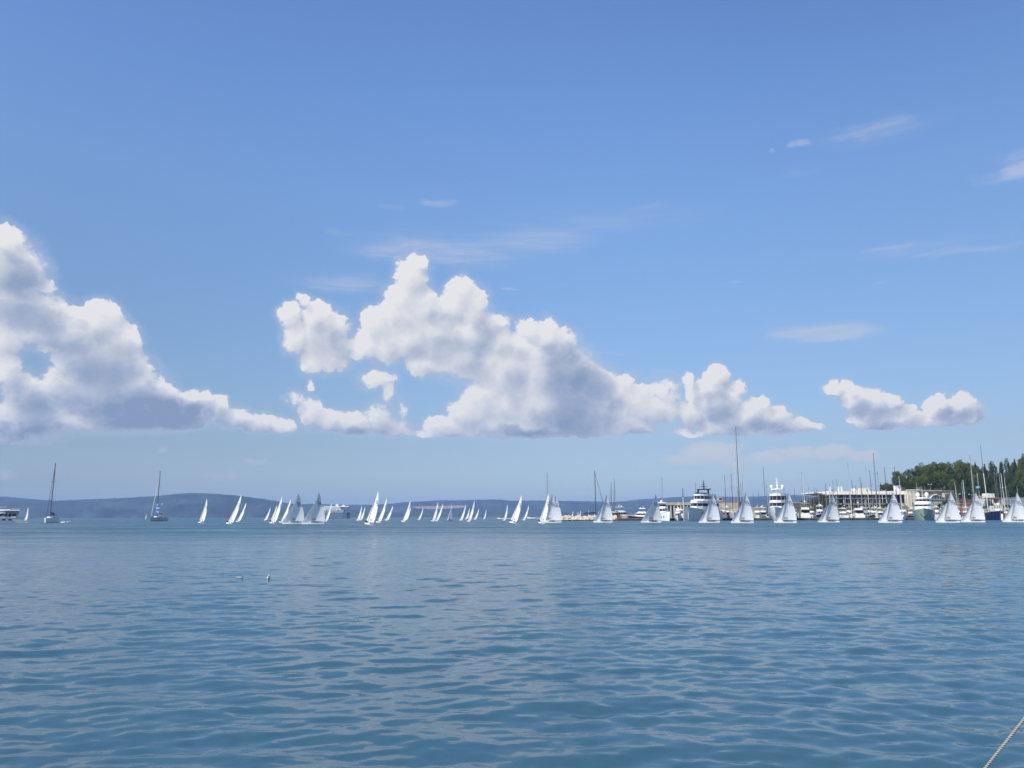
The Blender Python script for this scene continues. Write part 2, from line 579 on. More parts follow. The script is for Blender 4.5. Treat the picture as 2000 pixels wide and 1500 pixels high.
def build_water():
    rs = [1.2]
    while rs[-1] < 320:
        rs.append(rs[-1] + max(0.035, rs[-1] * 0.0046))
    while rs[-1] < 15000:
        rs.append(rs[-1] * 1.09)
    rs = np.array(rs)
    th = np.concatenate([np.linspace(R(-52), R(52), 620, endpoint=False), np.linspace(R(52), R(308), 64, endpoint=False)])
    A, B = np.meshgrid(th, rs)
    X, Y = B * np.sin(A), B * np.cos(A)
    Z = wave_field(X, Y, B) * np.clip((330 - B) / 60, 0, 1)
    Z -= 0.0
    nr, nt = X.shape
    co = np.stack([X, Y, Z], -1).reshape(-1, 3)
    co = np.vstack([co, [[0, 0, 0]]])
    i = np.arange(nr - 1)[:, None] * nt
    j = np.arange(nt)[None, :]
    j2 = (j + 1) % nt
    q = np.stack([i + j, i + nt + j, i + nt + j2, i + j2], -1).reshape(-1, 4)[:, ::-1]
    me = bpy.data.meshes.new('water')
    nq = len(q)
    tri = np.stack([np.full(nt, nr * nt), np.arange(nt), (np.arange(nt) + 1) % nt], -1)[:, ::-1]
    me.vertices.add(len(co))
    me.vertices.foreach_set('co', co.ravel())
    me.loops.add(nq * 4 + nt * 3)
    me.loops.foreach_set('vertex_index', np.concatenate([q.ravel(), tri.ravel()]).astype(np.int32))
    me.polygons.add(nq + nt)
    st = np.concatenate([np.arange(nq) * 4, nq * 4 + np.arange(nt) * 3]).astype(np.int32)
    me.polygons.foreach_set('loop_start', st)
    me.update(calc_edges=True)
    me.polygons.foreach_set('use_smooth', [True] * (nq + nt))
    me.validate()
    o = bpy.data.objects.new('water', me)
    C.objects.link(o)
    tag(o, 'rippled blue sea filling the bay', kind='structure')
    return o


wm = bpy.data.materials.new('sea_water')
wm.use_nodes = True
N = NT(wm.node_tree)
wb = N.n['Principled BSDF']
geo = N.node('ShaderNodeNewGeometry')
pos = geo.outputs['Position']
nrm = geo.outputs['Normal']
dist = N.v('LENGTH', pos)
far = N.step(dist, 14.0, 190.0)
# ripples too fine for the sheet, as slopes
p2 = N.v('MULTIPLY', pos, (0.42, 1.0, 0.0))
na = N.noise(p2, 1.9, 4, 0.62)[1]
nb = N.noise(p2, 8.0, 4, 0.62)[1]
nc = N.noise(p2, 0.16, 3, 0.5)[1]
lane = N.noise(N.v('MULTIPLY', pos, (0.010, 0.055, 0.0)), 1.0, 4, 0.6)[0]
amp = N.step(lane, 0.36, 0.64, 0.55, 1.45)
ca = N.v('SUBTRACT', na, (.5, .5, .5))
cb = N.v('SUBTRACT', nb, (.5, .5, .5))
cc = N.v('SUBTRACT', nc, (.5, .5, .5))
sl = N.v('ADD', N.v('SCALE', ca, N.m('MULTIPLY', N.mix(far, 0.22, 1.10, 'FLOAT'), amp)), N.v('SCALE', cb, N.m('MULTIPLY', N.mix(far, 0.27, 0.50, 'FLOAT'), amp)))
sl = N.v('ADD', sl, N.v('SCALE', cc, N.mix(far, 0.03, 0.35, 'FLOAT')))
sl = N.v('MULTIPLY', sl, (0.75, 1.0, 0.0))
wn = N.v('NORMALIZE', N.v('ADD', nrm, sl))
N.put(wb.inputs['Normal'], wn)
deep = N.mix(N.step(lane, 0.35, 0.7), (0.038, 0.100, 0.138, 1), (0.046, 0.120, 0.158, 1))
N.put(wb.inputs['Base Color'], deep)
streak = N.noise(N.v('MULTIPLY', pos, (0.05, 0.42, 0.0)), 1.0, 6, 0.68)[0]
N.put(wb.inputs['Roughness'], N.mix(N.step(dist, 26.0, 140.0), 0.09, N.m('ADD', N.step(streak, 0.38, 0.62, 0.52, 0.22), N.step(lane, 0.35, 0.65, 0.06, -0.08)), 'FLOAT'))
wb.inputs['IOR'].default_value = 1.333
water = build_water()
water.data.materials.append(wm)


# ------------------------------------------------------------------ far hills across the bay
def ridge(name, label, Y, depth, prof, color, seed, x_lo, x_hi, rough=1.0):
    rnd = np.random.RandomState(seed)
    xs = np.arange(x_lo, x_hi + 1, 3.0)
    tops = np.interp(xs, [p[0] for p in prof], [p[1] for p in prof])
    rows = 16
    vs, fs = [], []
    px_m = Y / FPX
    jag = np.zeros_like(xs)
    for s_, a_ in ((2, .35), (5, .4), (13, .5)):
        kk = rnd.rand(int(len(xs) / s_) + 3)
        jag += np.interp(np.arange(len(xs)) / s_, np.arange(len(kk)), kk - .5) * a_
    for r_ in range(rows + 1):
        t = r_ / rows
        for i, x in enumerate(xs):
            p = at(x, tops[i] + jag[i] * rough, Y + depth * 0.5)
            hgt = p.z
            prof_t = math.sin(min(t * 2, 1) * math.pi / 2) ** 0.8 if t <= .5 else math.cos((t - .5) * math.pi) ** 0.8
            bump = (rnd.rand() - .5) * 9 * (0 if r_ in (0, rows // 2, rows) else 1)
            yy = Y + depth * t
            z = max(hgt * prof_t + bump, -1 if 0 < r_ < rows else 0)
            if r_ in (0, rows):
                z = -0.5
            g_ = at(x, horizon(x), Y + depth * .5)
            vs.append((g_.x * (yy / (Y + depth * .5)) if t < .5 else g_.x, yy, z))
    n = len(xs)
    for r_ in range(rows):
        for i in range(n - 1):
            a = r_ * n + i
            fs.append((a, a + 1, a + n + 1, a + n))
    b = MB()
    b.add(vs, fs)
    o = b.build(name, mat(name + '_scrub', color, 0.95, 0, 0.85, 0.004, 0.1), smooth=True)
    return tag(o, label, kind='structure')


ridge('hills', 'long wooded hills across the bay', 6500, 1800,
      [(-300, 965), (0, 970), (27, 972.5), (60, 975.5), (100, 978.3), (150, 976), (200, 974.5), (250, 972.3), (300, 969), (350, 964), (380, 963.2), (420, 964.8),
       (470, 969), (510, 974.5), (550, 981.5), (590, 986), (650, 992), (720, 999), (800, 1004), (900, 1007), (950, 1012)], (0.030, 0.048, 0.046), 3, -300, 950, .8)
ridge('hills', 'low far hills with a quarry scar', 8200, 1800,
      [(430, 985), (560, 984), (620, 984.5), (660, 986), (720, 986), (750, 985), (790, 981), (830, 979), (860, 977), (900, 977), (930, 976.5), (975, 976), (1000, 978), (1060, 978),
       (1100, 978.5), (1160, 979.5), (1200, 981), (1230, 978), (1260, 974.5), (1290, 973), (1320, 971), (1360, 969.5), (1400, 970), (1450, 970.5), (1500, 969), (1550, 967), (1580, 968), (1620, 975),
       (1700, 985), (2100, 992)], (0.040, 0.056, 0.050), 5, 430, 2300, 1.0)
# low nearer foreland in front of the left-hand hill
ridge('hills', 'low dark foreland below the long hills', 7300, 500,
      [(560, 1008), (600, 1004), (680, 1002), (760, 1001), (900, 1000.5), (1040, 1001), (1150, 1000), (1300, 1001), (1500, 1003)], (0.026, 0.044, 0.040), 9, 560, 1500, .7)
# the quarry scar, a strip of bare rock lying on the hillside
qb = MB()
qpts = [(803, 990), (830, 988.6), (862, 988.4), (890, 987.2), (915, 988.4), (903, 991.5), (880, 993.5), (845, 994), (815, 993)]
qv = [at(x, y, 8000) for x, y in qpts]
qv2 = [p + Vector((0, 250, 0)) for p in qv]
qb.rings([[tuple(p) for p in qv], [tuple(p) for p in qv2]])
tag(qb.build('quarry', mat('bare_rock', (0.55, 0.34, 0.26), 0.9, 0, .25, .02)), 'pale bare quarry terrace on the hillside', kind='structure')
# ------------------------------------------------------------------ the air
hz = MB().box(-16500, 16500, -16000, 16000, -1.5, 330)
hzm = bpy.data.materials.new('air')
hzm.use_nodes = True
Nh = NT(hzm.node_tree)
for q in list(Nh.n):
    if q.type == 'BSDF_PRINCIPLED':
        Nh.n.remove(q)
pv = Nh.node('ShaderNodeVolumePrincipled')
pv.inputs['Color'].default_value = (0.39, 0.61, 1.0, 1)
pv.inputs['Density'].default_value = 0.000082
pv.inputs['Anisotropy'].default_value = 0.0
Nh.l.new(pv.outputs[0], Nh.n['Material Output'].inputs['Volume'])
ho = hz.build('haze', hzm)
tag(ho, 'thin blue sea haze over the whole bay', kind='stuff')


# ------------------------------------------------------------------ materials
WHITE = mat('white_gelcoat', (0.80, 0.80, 0.78), 0.25, 0, .03)
CREAMW = mat('ivory_gelcoat', (0.72, 0.69, 0.60), 0.3, 0, .04)
GREYH = mat('grey_hull_paint', (0.50, 0.51, 0.48), 0.3, 0, .05)
DARKH = mat('black_hull_paint', (0.025, 0.028, 0.035), 0.25, 0, .05)
NAVY = mat('navy_hull_paint', (0.010, 0.022, 0.065), 0.2, 0, .05)
SAGE = mat('sage_green_hull_paint', (0.27, 0.35, 0.28), 0.25, 0, .04)
SILV = mat('silver_grey_hull_paint', (0.66, 0.69, 0.65), 0.22, 0, .04)
GLASS = mat('tinted_glass', (0.012, 0.014, 0.018), 0.08, 0, .0)
ALU = mat('silver_spar', (0.27, 0.27, 0.26), 0.4, 0, .05)
WSPAR = mat('white_spar', (0.66, 0.66, 0.63), 0.35, 0, .04)
BSPAR = mat('black_spar', (0.018, 0.020, 0.025), 0.35, 0, .0)
GSPAR = mat('grey_spar', (0.10, 0.10, 0.11), 0.45, 0, .05)
WIRE = mat('steel_wire', (0.22, 0.22, 0.24), 0.4, 0, 0)
TEAK = mat('teak_deck', (0.36, 0.24, 0.14), 0.7, 0, .12)
COVB = mat('navy_canvas', (0.03, 0.045, 0.10), 0.9, 0, .1)
COVG = mat('grey_canvas', (0.35, 0.36, 0.37), 0.9, 0, .1)
COVT = mat('tan_canvas', (0.42, 0.33, 0.24), 0.9, 0, .1)
COVBR = mat('brown_canvas', (0.13, 0.10, 0.09), 0.9, 0, .1)
COVN = mat('green_canvas', (0.06, 0.14, 0.04), 0.9, 0, .1)
RED = mat('antifouling_red', (0.25, 0.05, 0.04), 0.7, 0, .1)
INK = mat('dark_blue_ink', (0.10, 0.12, 0.18), 0.8, 0, 0)
RUB = mat('black_rubber', (0.02, 0.02, 0.02), 0.8, 0, 0)
SKIN = mat('skin', (0.42, 0.24, 0.16), 0.6, 0, 0)
ORANGE = mat('orange_float', (0.7, 0.18, 0.04), 0.6, 0, 0)

cloth = bpy.data.materials.new('sailcloth')
cloth.use_nodes = True
Ns = NT(cloth.node_tree)
for q in list(Ns.n):
    if q.type == 'BSDF_PRINCIPLED':
        Ns.n.remove(q)
ts = Ns.node('ShaderNodeTexCoord')
zz = Ns.sep(ts.outputs['Object'])[2]
seam = Ns.m('PINGPONG', Ns.m('MULTIPLY_ADD', Ns.noise(ts.outputs['Object'], 0.7, 3)[0], 0.25, zz), 0.55)
sf = Ns.step(seam, 0.0, 0.05, 0.86, 1.0)
scol = Ns.v('SCALE', (0.90, 0.90, 0.89), Ns.m('MULTIPLY', sf, Ns.step(Ns.noise(ts.outputs['Object'], 1.3, 4)[0], .3, .7, .94, 1.03)))
d1 = Ns.node('ShaderNodeBsdfDiffuse')
d2 = Ns.node('ShaderNodeBsdfTranslucent')
Ns.put(d1.inputs[0], scol)
Ns.put(d2.inputs[0], scol)
mx = Ns.node('ShaderNodeMixShader')
mx.inputs[0].default_value = 0.26
Ns.l.new(d1.outputs[0], mx.inputs[1])
Ns.l.new(d2.outputs[0], mx.inputs[2])
Ns.l.new(mx.outputs[0], Ns.n['Material Output'].inputs[0])


# ------------------------------------------------------------------ hull loft, bow towards +X
def hull_rings(L, B, H, sheer=0.25, flare=1.25, draft=0.35, n=12, stern=0.82, fine=1.9, rake=0.12):
    rs = []
    for k in range(n + 1):
        t = k / n                                   # 0 stern, 1 bow
        b = B / 2 * (stern + (1 - stern) * math.sin(min(t / 0.45, 1) * math.pi / 2)) * (1 - max(0, (t - 0.42) / 0.58) ** fine)
        b = max(b, 0.01)
        bw = b / (1 + (flare - 1) * (0.25 + 1.9 * t * t))
        if t > .93:
            bw *= max(0.08, (1 - t) / .07)
        hz_ = H * (1 + sheer * max(0, t - .25) ** 1.6 * 2.0)
        x = -L / 2 + L * t
        xr = rake * L * max(0, t - .5) ** 2 * 2      # raked stem: the deck reaches further than the waterline
        rs.append([(x - xr, 0, -draft), (x - xr * .8, bw * .8, -draft * .45), (x - xr * .6, bw, 0.0), (x - xr * .3, (bw * .45 + b * .55), hz_ * .5), (x, b, hz_),
                   (x, -b, hz_), (x - xr * .3, -(bw * .45 + b * .55), hz_ * .5), (x - xr * .6, -bw, 0.0), (x - xr * .8, -bw * .8, -draft * .45)])
    return rs


def hull(name, m, par, L, B, H, **kw):
    b = MB()
    b.rings(hull_rings(L, B, H, **kw))
    return b.build(name, m, par, smooth=False)


def outline(x0, x1, hw, nose=0.35, n=6, tail=0.06):
    """Plan outline with a rounded nose towards +X."""
    pts = [(x0, -hw * (1 - tail)), (x0 + (x1 - x0) * (1 - nose), -hw)]
    for k in range(1, n):
        a = -math.pi / 2 + math.pi * k / n
        pts.append((x0 + (x1 - x0) * (1 - nose) + (x1 - x0) * nose * math.cos(a), hw * math.sin(a) * (1 if abs(math.sin(a)) < .9 else .98)))
    pts += [(x0 + (x1 - x0) * (1 - nose), hw), (x0, hw * (1 - tail))]
    return pts


def tier(b, x0, x1, hw, z0, z1, rake=0.0, nose=0.35, inset=0.0, tumble=0.04):
    lo = outline(x0, x1, hw, nose)
    hi = outline(x0 + inset, x1 - rake, hw * (1 - tumble), nose)
    b.rings([[(x, y, z0) for x, y in lo], [(x, y, z1) for x, y in hi]])
    return b


# ------------------------------------------------------------------ the racing keelboats
def sail_pt(kind, s, t):
    """Point on a sail: s chord 0..1 from the luff, t height 0..1. Leeward is +Y."""
    if kind == 'main':
        foot, head = Vector((0.38, 0, 0.98)), Vector((-2.02, 0, 9.66))
        bend = 0.16 * math.sin(math.pi * t)
        l = foot.lerp(head, t) + Vector((bend, 0, 0))
        ch = 4.35 * (1 - t ** 1.45) + 0.10
        if t > 0.97:
            ch = 4.35 * (1 - t ** 1.45) + 0.10 * (1 - t) / .03
        ang = R(7 + 15 * t)
        cam_ = 0.105 * ch * (0.7 + .6 * t) * math.sin(math.pi * s ** 0.75)
        dz_ = -0.05 * s * ch * (1 - t) + 0.0
    else:
        foot, head = Vector((2.78, 0, 0.42)), Vector((-0.72, 0, 6.30))
        l = foot.lerp(head, t)
        clew_l = 2.75
        ch = clew_l * (1 - t) ** 0.93 + 0.02
        ang = R(12 + 12 * t)
        cam_ = 0.12 * ch * math.sin(math.pi * s ** 0.75)
        dz_ = 0.10 * s * (1 - t)
    d = Vector((-math.cos(ang), math.sin(ang), 0))
    nrm_ = Vector((math.sin(ang), math.cos(ang), 0))
    return l + d * (ch * s) + nrm_ * cam_ + Vector((0, 0, dz_))


def sail_mesh(kind, ns=8, nt=18):
    b = MB()
    vs, fs = [], []
    for k in range(nt + 1):
        for i in range(ns + 1):
            vs.append(sail_pt(kind, i / ns, k / nt))
    for k in range(nt):
        for i in range(ns):
            a = k * (ns + 1) + i
            fs.append((a, a + 1, a + ns + 2, a + ns + 1))
    b.add(vs, fs)
    return b


def on_sail(b, kind, s0, s1, t0, t1, off=0.03):
    """A patch printed on both faces of the sail."""
    c = [sail_pt(kind, s, t) for s, t in ((s0, t0), (s1, t0), (s1, t1), (s0, t1))]
    nn_ = (c[1] - c[0]).cross(c[3] - c[0]).normalized() * off
    b.add([p + nn_ for p in c], [(0, 1, 2, 3)])
    b.add([p - nn_ for p in c], [(3, 2, 1, 0)])


GLY = ['101101111101101', '111101101101111', '110101110101101', '111100111001111', '010110010010111', '111101111101111', '111001011001111', '111001001001001']


def build_racer():
    root = thing('racing_sloop', 'x', 'sailboat')
    hb = MB()
    hb.rings(hull_rings(6.9, 1.75, 0.42, sheer=.18, flare=1.08, draft=.22, n=14, stern=.62, fine=1.7, rake=.10))
    hb.v = [(x - 0.55, y, z) for x, y, z in hb.v]
    h = hb.build('hull', WHITE, root, smooth=False)
    d = MB()
    d.slab([(-2.9, -.42), (-.3, -.5), (0.1, 0), (-.3, .5), (-2.9, .42)], 0.40, 0.455)
    d.build('cockpit', RUB, root)
    k = MB().tube((.42, 0, .4), (-.72, 0, 5.1), .055, .05, 6).tube((-.72, 0, 5.1), (-2.05, 0, 9.82), .05, .025, 6)
    # bend the mast like the luff
    k.build('mast', ALU, root)
    MB().tube((.34, 0, .93), tuple(sail_pt('main', 1, 0) + Vector((0, 0, -.06))), .05, .04, 6).build('boom', ALU, root)
    mn = sail_mesh('main').build('mainsail', cloth, root, smooth=True)
    nb_ = MB()
    rnd = random.Random(3)
    for (s0, tt) in ((.26, .690), (.42, .600)):
        for row in range(2):
            for c_ in range(4 if tt < .65 else 3):
                g_ = GLY[rnd.randrange(len(GLY))]
                for q in range(15):
                    if g_[q] == '1':
                        rr_, cc_ = q // 3, q % 3
                        sc_ = 1.0 / (1 - (tt) ** 1.45)
                        a = s0 + row * .04 + (c_ * .115 + cc_ * .028) * sc_ * .75
                        t1 = tt - row * .055 - rr_ * .0075
                        on_sail(nb_, 'main', a, a + .028 * sc_ * .75, t1 - .0075, t1)
    nb_.build('sail_lettering', INK, mn)
    lb = MB()
    for q in range(5):
        on_sail(lb, 'main', .13 + q * .055, .165 + q * .055, .052, .072)
    on_sail(lb, 'main', .11, .42, .082, .088)
    on_sail(lb, 'main', .11, .42, .036, .042)
    lb.build('sponsor_logo', INK, mn)
    st_ = MB()
    on_sail(st_, 'main', .36, .50, .785, .795)
    on_sail(st_, 'main', .41, .45, .77, .81)
    st_.build('class_emblem', INK, mn)
    sail_mesh('jib', 6, 14).build('jib', cloth, root, smooth=True)
    w = MB()
    for a, c in (((2.8, 0, .42), (-.78, 0, 6.4)), ((-.15, .8, .4), (-1.0, 0, 6.2)), ((-.15, -.8, .4), (-1.0, 0, 6.2)), ((-3.9, 0, .4), (-2.03, 0, 9.8))):
        w.tube(a, c, .009, .009, 3)
    w.build('rigging', WIRE, root)
    return root


def build_person(name, top, leg, lean=0.0):
    """A crew member sitting out: body grown as one skin, legs bent over the rail."""
    me = bpy.data.meshes.new(name)
    J = [(0, 0, .0), (0, -.02, .26), (0, -.06, .50), (0, -.07, .62), (0, -.06, .74), (0, -.05, .80),
         (.18, -.02, .52), (.24, .10, .30), (.22, .28, .24), (-.18, -.02, .52), (-.24, .10, .30), (-.22, .28, .24),
         (.10, .0, -.02), (.13, .42, .02), (.12, .46, -.38), (.12, .58, -.42), (-.10, .0, -.02), (-.13, .42, .02), (-.12, .46, -.38), (-.12, .58, -.42)]
    J = [Vector(q) for q in J]
    for i in list(range(1, 12)):
        J[i].y -= math.sin(lean) * J[i].z
    E = [(0, 1), (1, 2), (2, 3), (3, 4), (4, 5), (2, 6), (6, 7), (7, 8), (2, 9), (9, 10), (10, 11), (0, 12), (12, 13), (13, 14), (14, 15), (0, 16), (16, 17), (17, 18), (18, 19)]
    rad = [.15, .15, .16, .06, .10, .07, .075, .05, .04, .075, .05, .04, .10, .07, .055, .04, .10, .07, .055, .04]
    me.from_pydata([tuple(q) for q in J], E, [])
    o = bpy.data.objects.new(name, me)
    C.objects.link(o)
    md = o.modifiers.new('skin', 'SKIN')
    for i, r_ in enumerate(rad):
        me.skin_vertices[0].data[i].radius = (r_, r_)
        me.skin_vertices[0].data[i].use_root = (i == 0)
    sb = o.modifiers.new('subsurf', 'SUBSURF')
    sb.levels = sb.render_levels = 1
    dg = bpy.context.evaluated_depsgraph_get()
    ev = bpy.data.meshes.new_from_object(o.evaluated_get(dg))
    bpy.data.objects.remove(o)
    ev.name = name
    for m_ in (top, leg, SKIN):
        ev.materials.append(m_)
    for p in ev.polygons:
        z = p.center.z
        p.material_index = 2 if z > .62 or (abs(p.center.x) > .17 and p.center.y > .16) else (0 if z > .06 else 1)
        p.use_smooth = True
    return ev


PERS = [build_person('person', DARKH, DARKH, .5), build_person('person', NAVY, DARKH, .7), build_person('person', COVG, COVB, .3), build_person('person', ORANGE, DARKH, .35)]


def put_person(k, world_loc, rz, label, tilt=0.0, sc_=1.0):
    o = bpy.data.objects.new('person', PERS[k])
    C.objects.link(o)
    o.location = world_loc
    o.rotation_euler = (tilt, 0, rz)
    o.scale = (sc_,) * 3
    return tag(o, label, 'person', 'crew of the racing sloops')


racer = build_racer()
racer_used = [False]

# (mast-top x, mast-top y, waterline y, kind, short description, heel)
# kind b: bow towards the camera, heeled over; s: side on, bow pointing west
RACERS = [
    (52.5, 981, 1009.5, 'b', 'beyond the motor yacht cruising at the edge', 5),
    (285, 998, 1009.5, 'b', 'tiny and far off beside the anchored grey-hulled sloop', 4),
    (401.5, 969, 1018, 'w', 'alone before the long hill, first east of the anchored boats', 9),
    (469, 961, 1021, 'b', 'front boat of the pair under the top of the long hill', 18),
    (479.5, 976, 1015, 'b', 'rear boat of the pair under the top of the long hill', 20),
    (527.5, 986, 1012.5, 'b', 'small and leaning, alone between the hill pair and the tight group', 19),
    (539.5, 982, 1014, 'b', 'half hidden behind the thin leader of the tight group', 16),
    (549, 964, 1019, 'b', 'tall and thin, leading the tight group before the two side-on sails', 16),
    (566.5, 970, 1017.5, 'b', 'thin, just ahead of the first side-on grey sail', 19),
    (581, 959, 1019.5, 's', 'side on with dark grey head, first of the overlapping two', 5),
    (621, 957, 1019.5, 's', 'side on with shaded sails, second of the overlapping two by the ferry', 5),
    (646.5, 977, 1014.5, 'b', 'thin, drawn across the hull of the grey ferry', 15),
    (706, 984, 1014, 'b', 'front of the small pair just east of the ferry', 13),
    (712.5, 986, 1013, 'b', 'rear of the small pair just east of the ferry', 17),
    (737, 955, 1023.5, 'w', 'largest of all and closest to the quay, full mainsail and white bow', 13),
    (754.5, 968, 1018, 'b', 'first of two sails following the largest one', 17),
    (767, 984, 1014, 'b', 'second and smaller of two sails following the largest one', 22),
    (801, 974, 1017, 'b', 'front of the pair beside the quarry scar', 17),
    (802, 988, 1014.5, 'b', 'rear of the pair beside the quarry scar', 20),
    (826.5, 988.5, 1012.5, 'b', 'small, alone below the middle of the quarry scar', 20),
    (855, 977, 1015.5, 'b', 'first of the twin sails below the east end of the quarry', 14),
    (865, 980, 1015, 'b', 'second of the twin sails below the east end of the quarry', 20),
    (883.5, 978, 1015.5, 'd', 'showing jib and mainsail apart like an open book, east of the twins', 3),
    (909.5, 982, 1014, 'b', 'leading the loose string of five small sails', 17),
    (917, 989, 1012.3, 'b', 'small second sail in the loose string of five', 15),
    (926.5, 975, 1017, 'b', 'tallest in the loose string of five', 15),
    (935.5, 990, 1012.3, 'b', 'fourth and well leaning in the loose string of five', 20),
    (949.5, 992, 1011.5, 'b', 'last and tiniest in the loose string of five', 12),
    (991.5, 982, 1014, 'b', 'first of three around the big leaning sail off the breakwater', 12),
    (1018.5, 964, 1020.5, 'w', 'big and well leaning, middle of three short of the breakwater', 17),
    (1033, 984, 1013.5, 'b', 'small, last of three short of the breakwater', 19),
    (1071.5, 960, 1021.5, 'w', 'thin and bright before the side-on pair at the breakwater head', 13),
    (1079, 963, 1018.6, 's', 'side on, rear of the overlapping pair at the breakwater head', 5),
    (1086, 966, 1018.8, 's', 'side on, front of the overlapping pair at the breakwater head', 5),
    (1185.5, 964, 1018, 's', 'side on across the rocks beneath the twin thin masts', 4),
    (1282, 962, 1018.3, 's', 'side on before the white flybridge yacht and its lone mast', 4),
    (1394, 960, 1018, 's', 'side on overlapping the big silver yacht with the black arch', 4),
    (1459, 957, 1018.3, 's', 'side on just east of the very tall ketch mast', 4),
    (1543, 958, 1018.6, 's', 'side on overlapping the white yacht with two domes', 4),
    (1629, 962, 1018.3, 's', 'side on under the pale chimneys of the white-roofed hall', 4),
    (1748, 957, 1018.2, 's', 'side on below the first round pines', 4),
    (1861, 957, 1018.2, 's', 'side on between the green-hulled yacht and the red shed', 4),
    (1910, 959, 1018.0, 's', 'side on between the black sloop and the navy hull', 4),
    (1991, 959, 1017.5, 's', 'side on with its stern cut off at the far east end', 4),
]
TINY = [(1111, 999.5, 1008.5), (1119, 993, 1009), (1129, 995, 1009), (1134, 992, 1009), (1150, 992.5, 1009), (1161.5, 993.5, 1009), (1169, 994.5, 1009)]
TINY_D = ['lowest and first of the row', 'bright, before the thin pair', 'thin front one of the pair', 'taller rear one of the pair', 'above the white cabin top', 'touching the black mast', 'last, beside the black mast']


def put_racer(x, yt, yb, kind, desc, heel, grp='racing sloops sailing into the bay'):
    if kind == 's':
        heel = 14 if x in (1282, 1629) else (4 if x == 1185.5 else (4 if x < 1100 else 8))
    heel_r = R(heel)
    h_m = 9.85 * math.cos(heel_r)
    Y = FPX * 1.0 * h_m / (yb - yt) * 1.02
    lab = 'white racing sloop ' + desc
    if not racer_used[0]:
        r = racer
        r['label'] = lab
        r['group'] = grp
        racer_used[0] = True
    else:
        r = dup(racer, lab, grp)
    # yaw of the bow from -X (west) towards the camera (-Y)
    yaw = {'s': 4, 'b': 93, 'w': 84, 'd': 66}[kind]
    if kind == 's':
        yaw = 12 if x in (1282, 1629) else (2 if x == 1185.5 else (-2 if x < 1100 else 5))
    yaw += (int(x * 7) % 7 - 3) * (0.8 if kind == 's' else 1.0)
    away = kind in 'bw'
    if away:                                        # sailing off, stern to the quay, on the other tack
        rz = R(90 + {'b': 7, 'w': 13}[kind] + int(x * 7) % 5 - 2 + facing(x))
        heel_r = -heel_r
    else:
        rz = math.pi + R(yaw + facing(x))
    M = Matrix.Rotation(rz, 4, 'Z') @ Matrix.Rotation(-heel_r, 4, 'X')
    off = M @ Vector((-2.05, 0, 9.82))
    g_ = ground(x, Y)
    loc = Vector((g_.x - off.x, Y - off.y, 0))
    # keep the waterline where the photograph has it by fine vertical placement only
    r.location = loc + Vector((0, 0, -0.02))
    r.rotation_euler = M.to_euler()
    if away:
        r.scale = (1, -1, 1)
    if yb - yt > 33:
        M2 = Matrix.Translation(r.location) @ M
        short = desc.split(',')[0]
        for i, xx in enumerate((-1.15, -2.0)):
            side = .62 if away else -.62
            p = M2 @ Vector((xx, side, .5))
            which = 'helm' if i else 'forward crew'
            txt = ' '.join(f'person in dark gear, {which} of the sloop {short}'.split()[:16])
            put_person((int(x) + i) % 2 if kind != 's' else (int(x) + i) % 3, p, rz + (math.pi if away else 0), txt, 0)
    return r


RAC_OBJ = [put_racer(*q) for q in RACERS]
for (x, yt, yb), d_ in zip(TINY, TINY_D):
    put_racer(x, yt, yb, 'b', 'far behind the rock breakwater, ' + d_, 8, 'tiny far sails behind the breakwater')


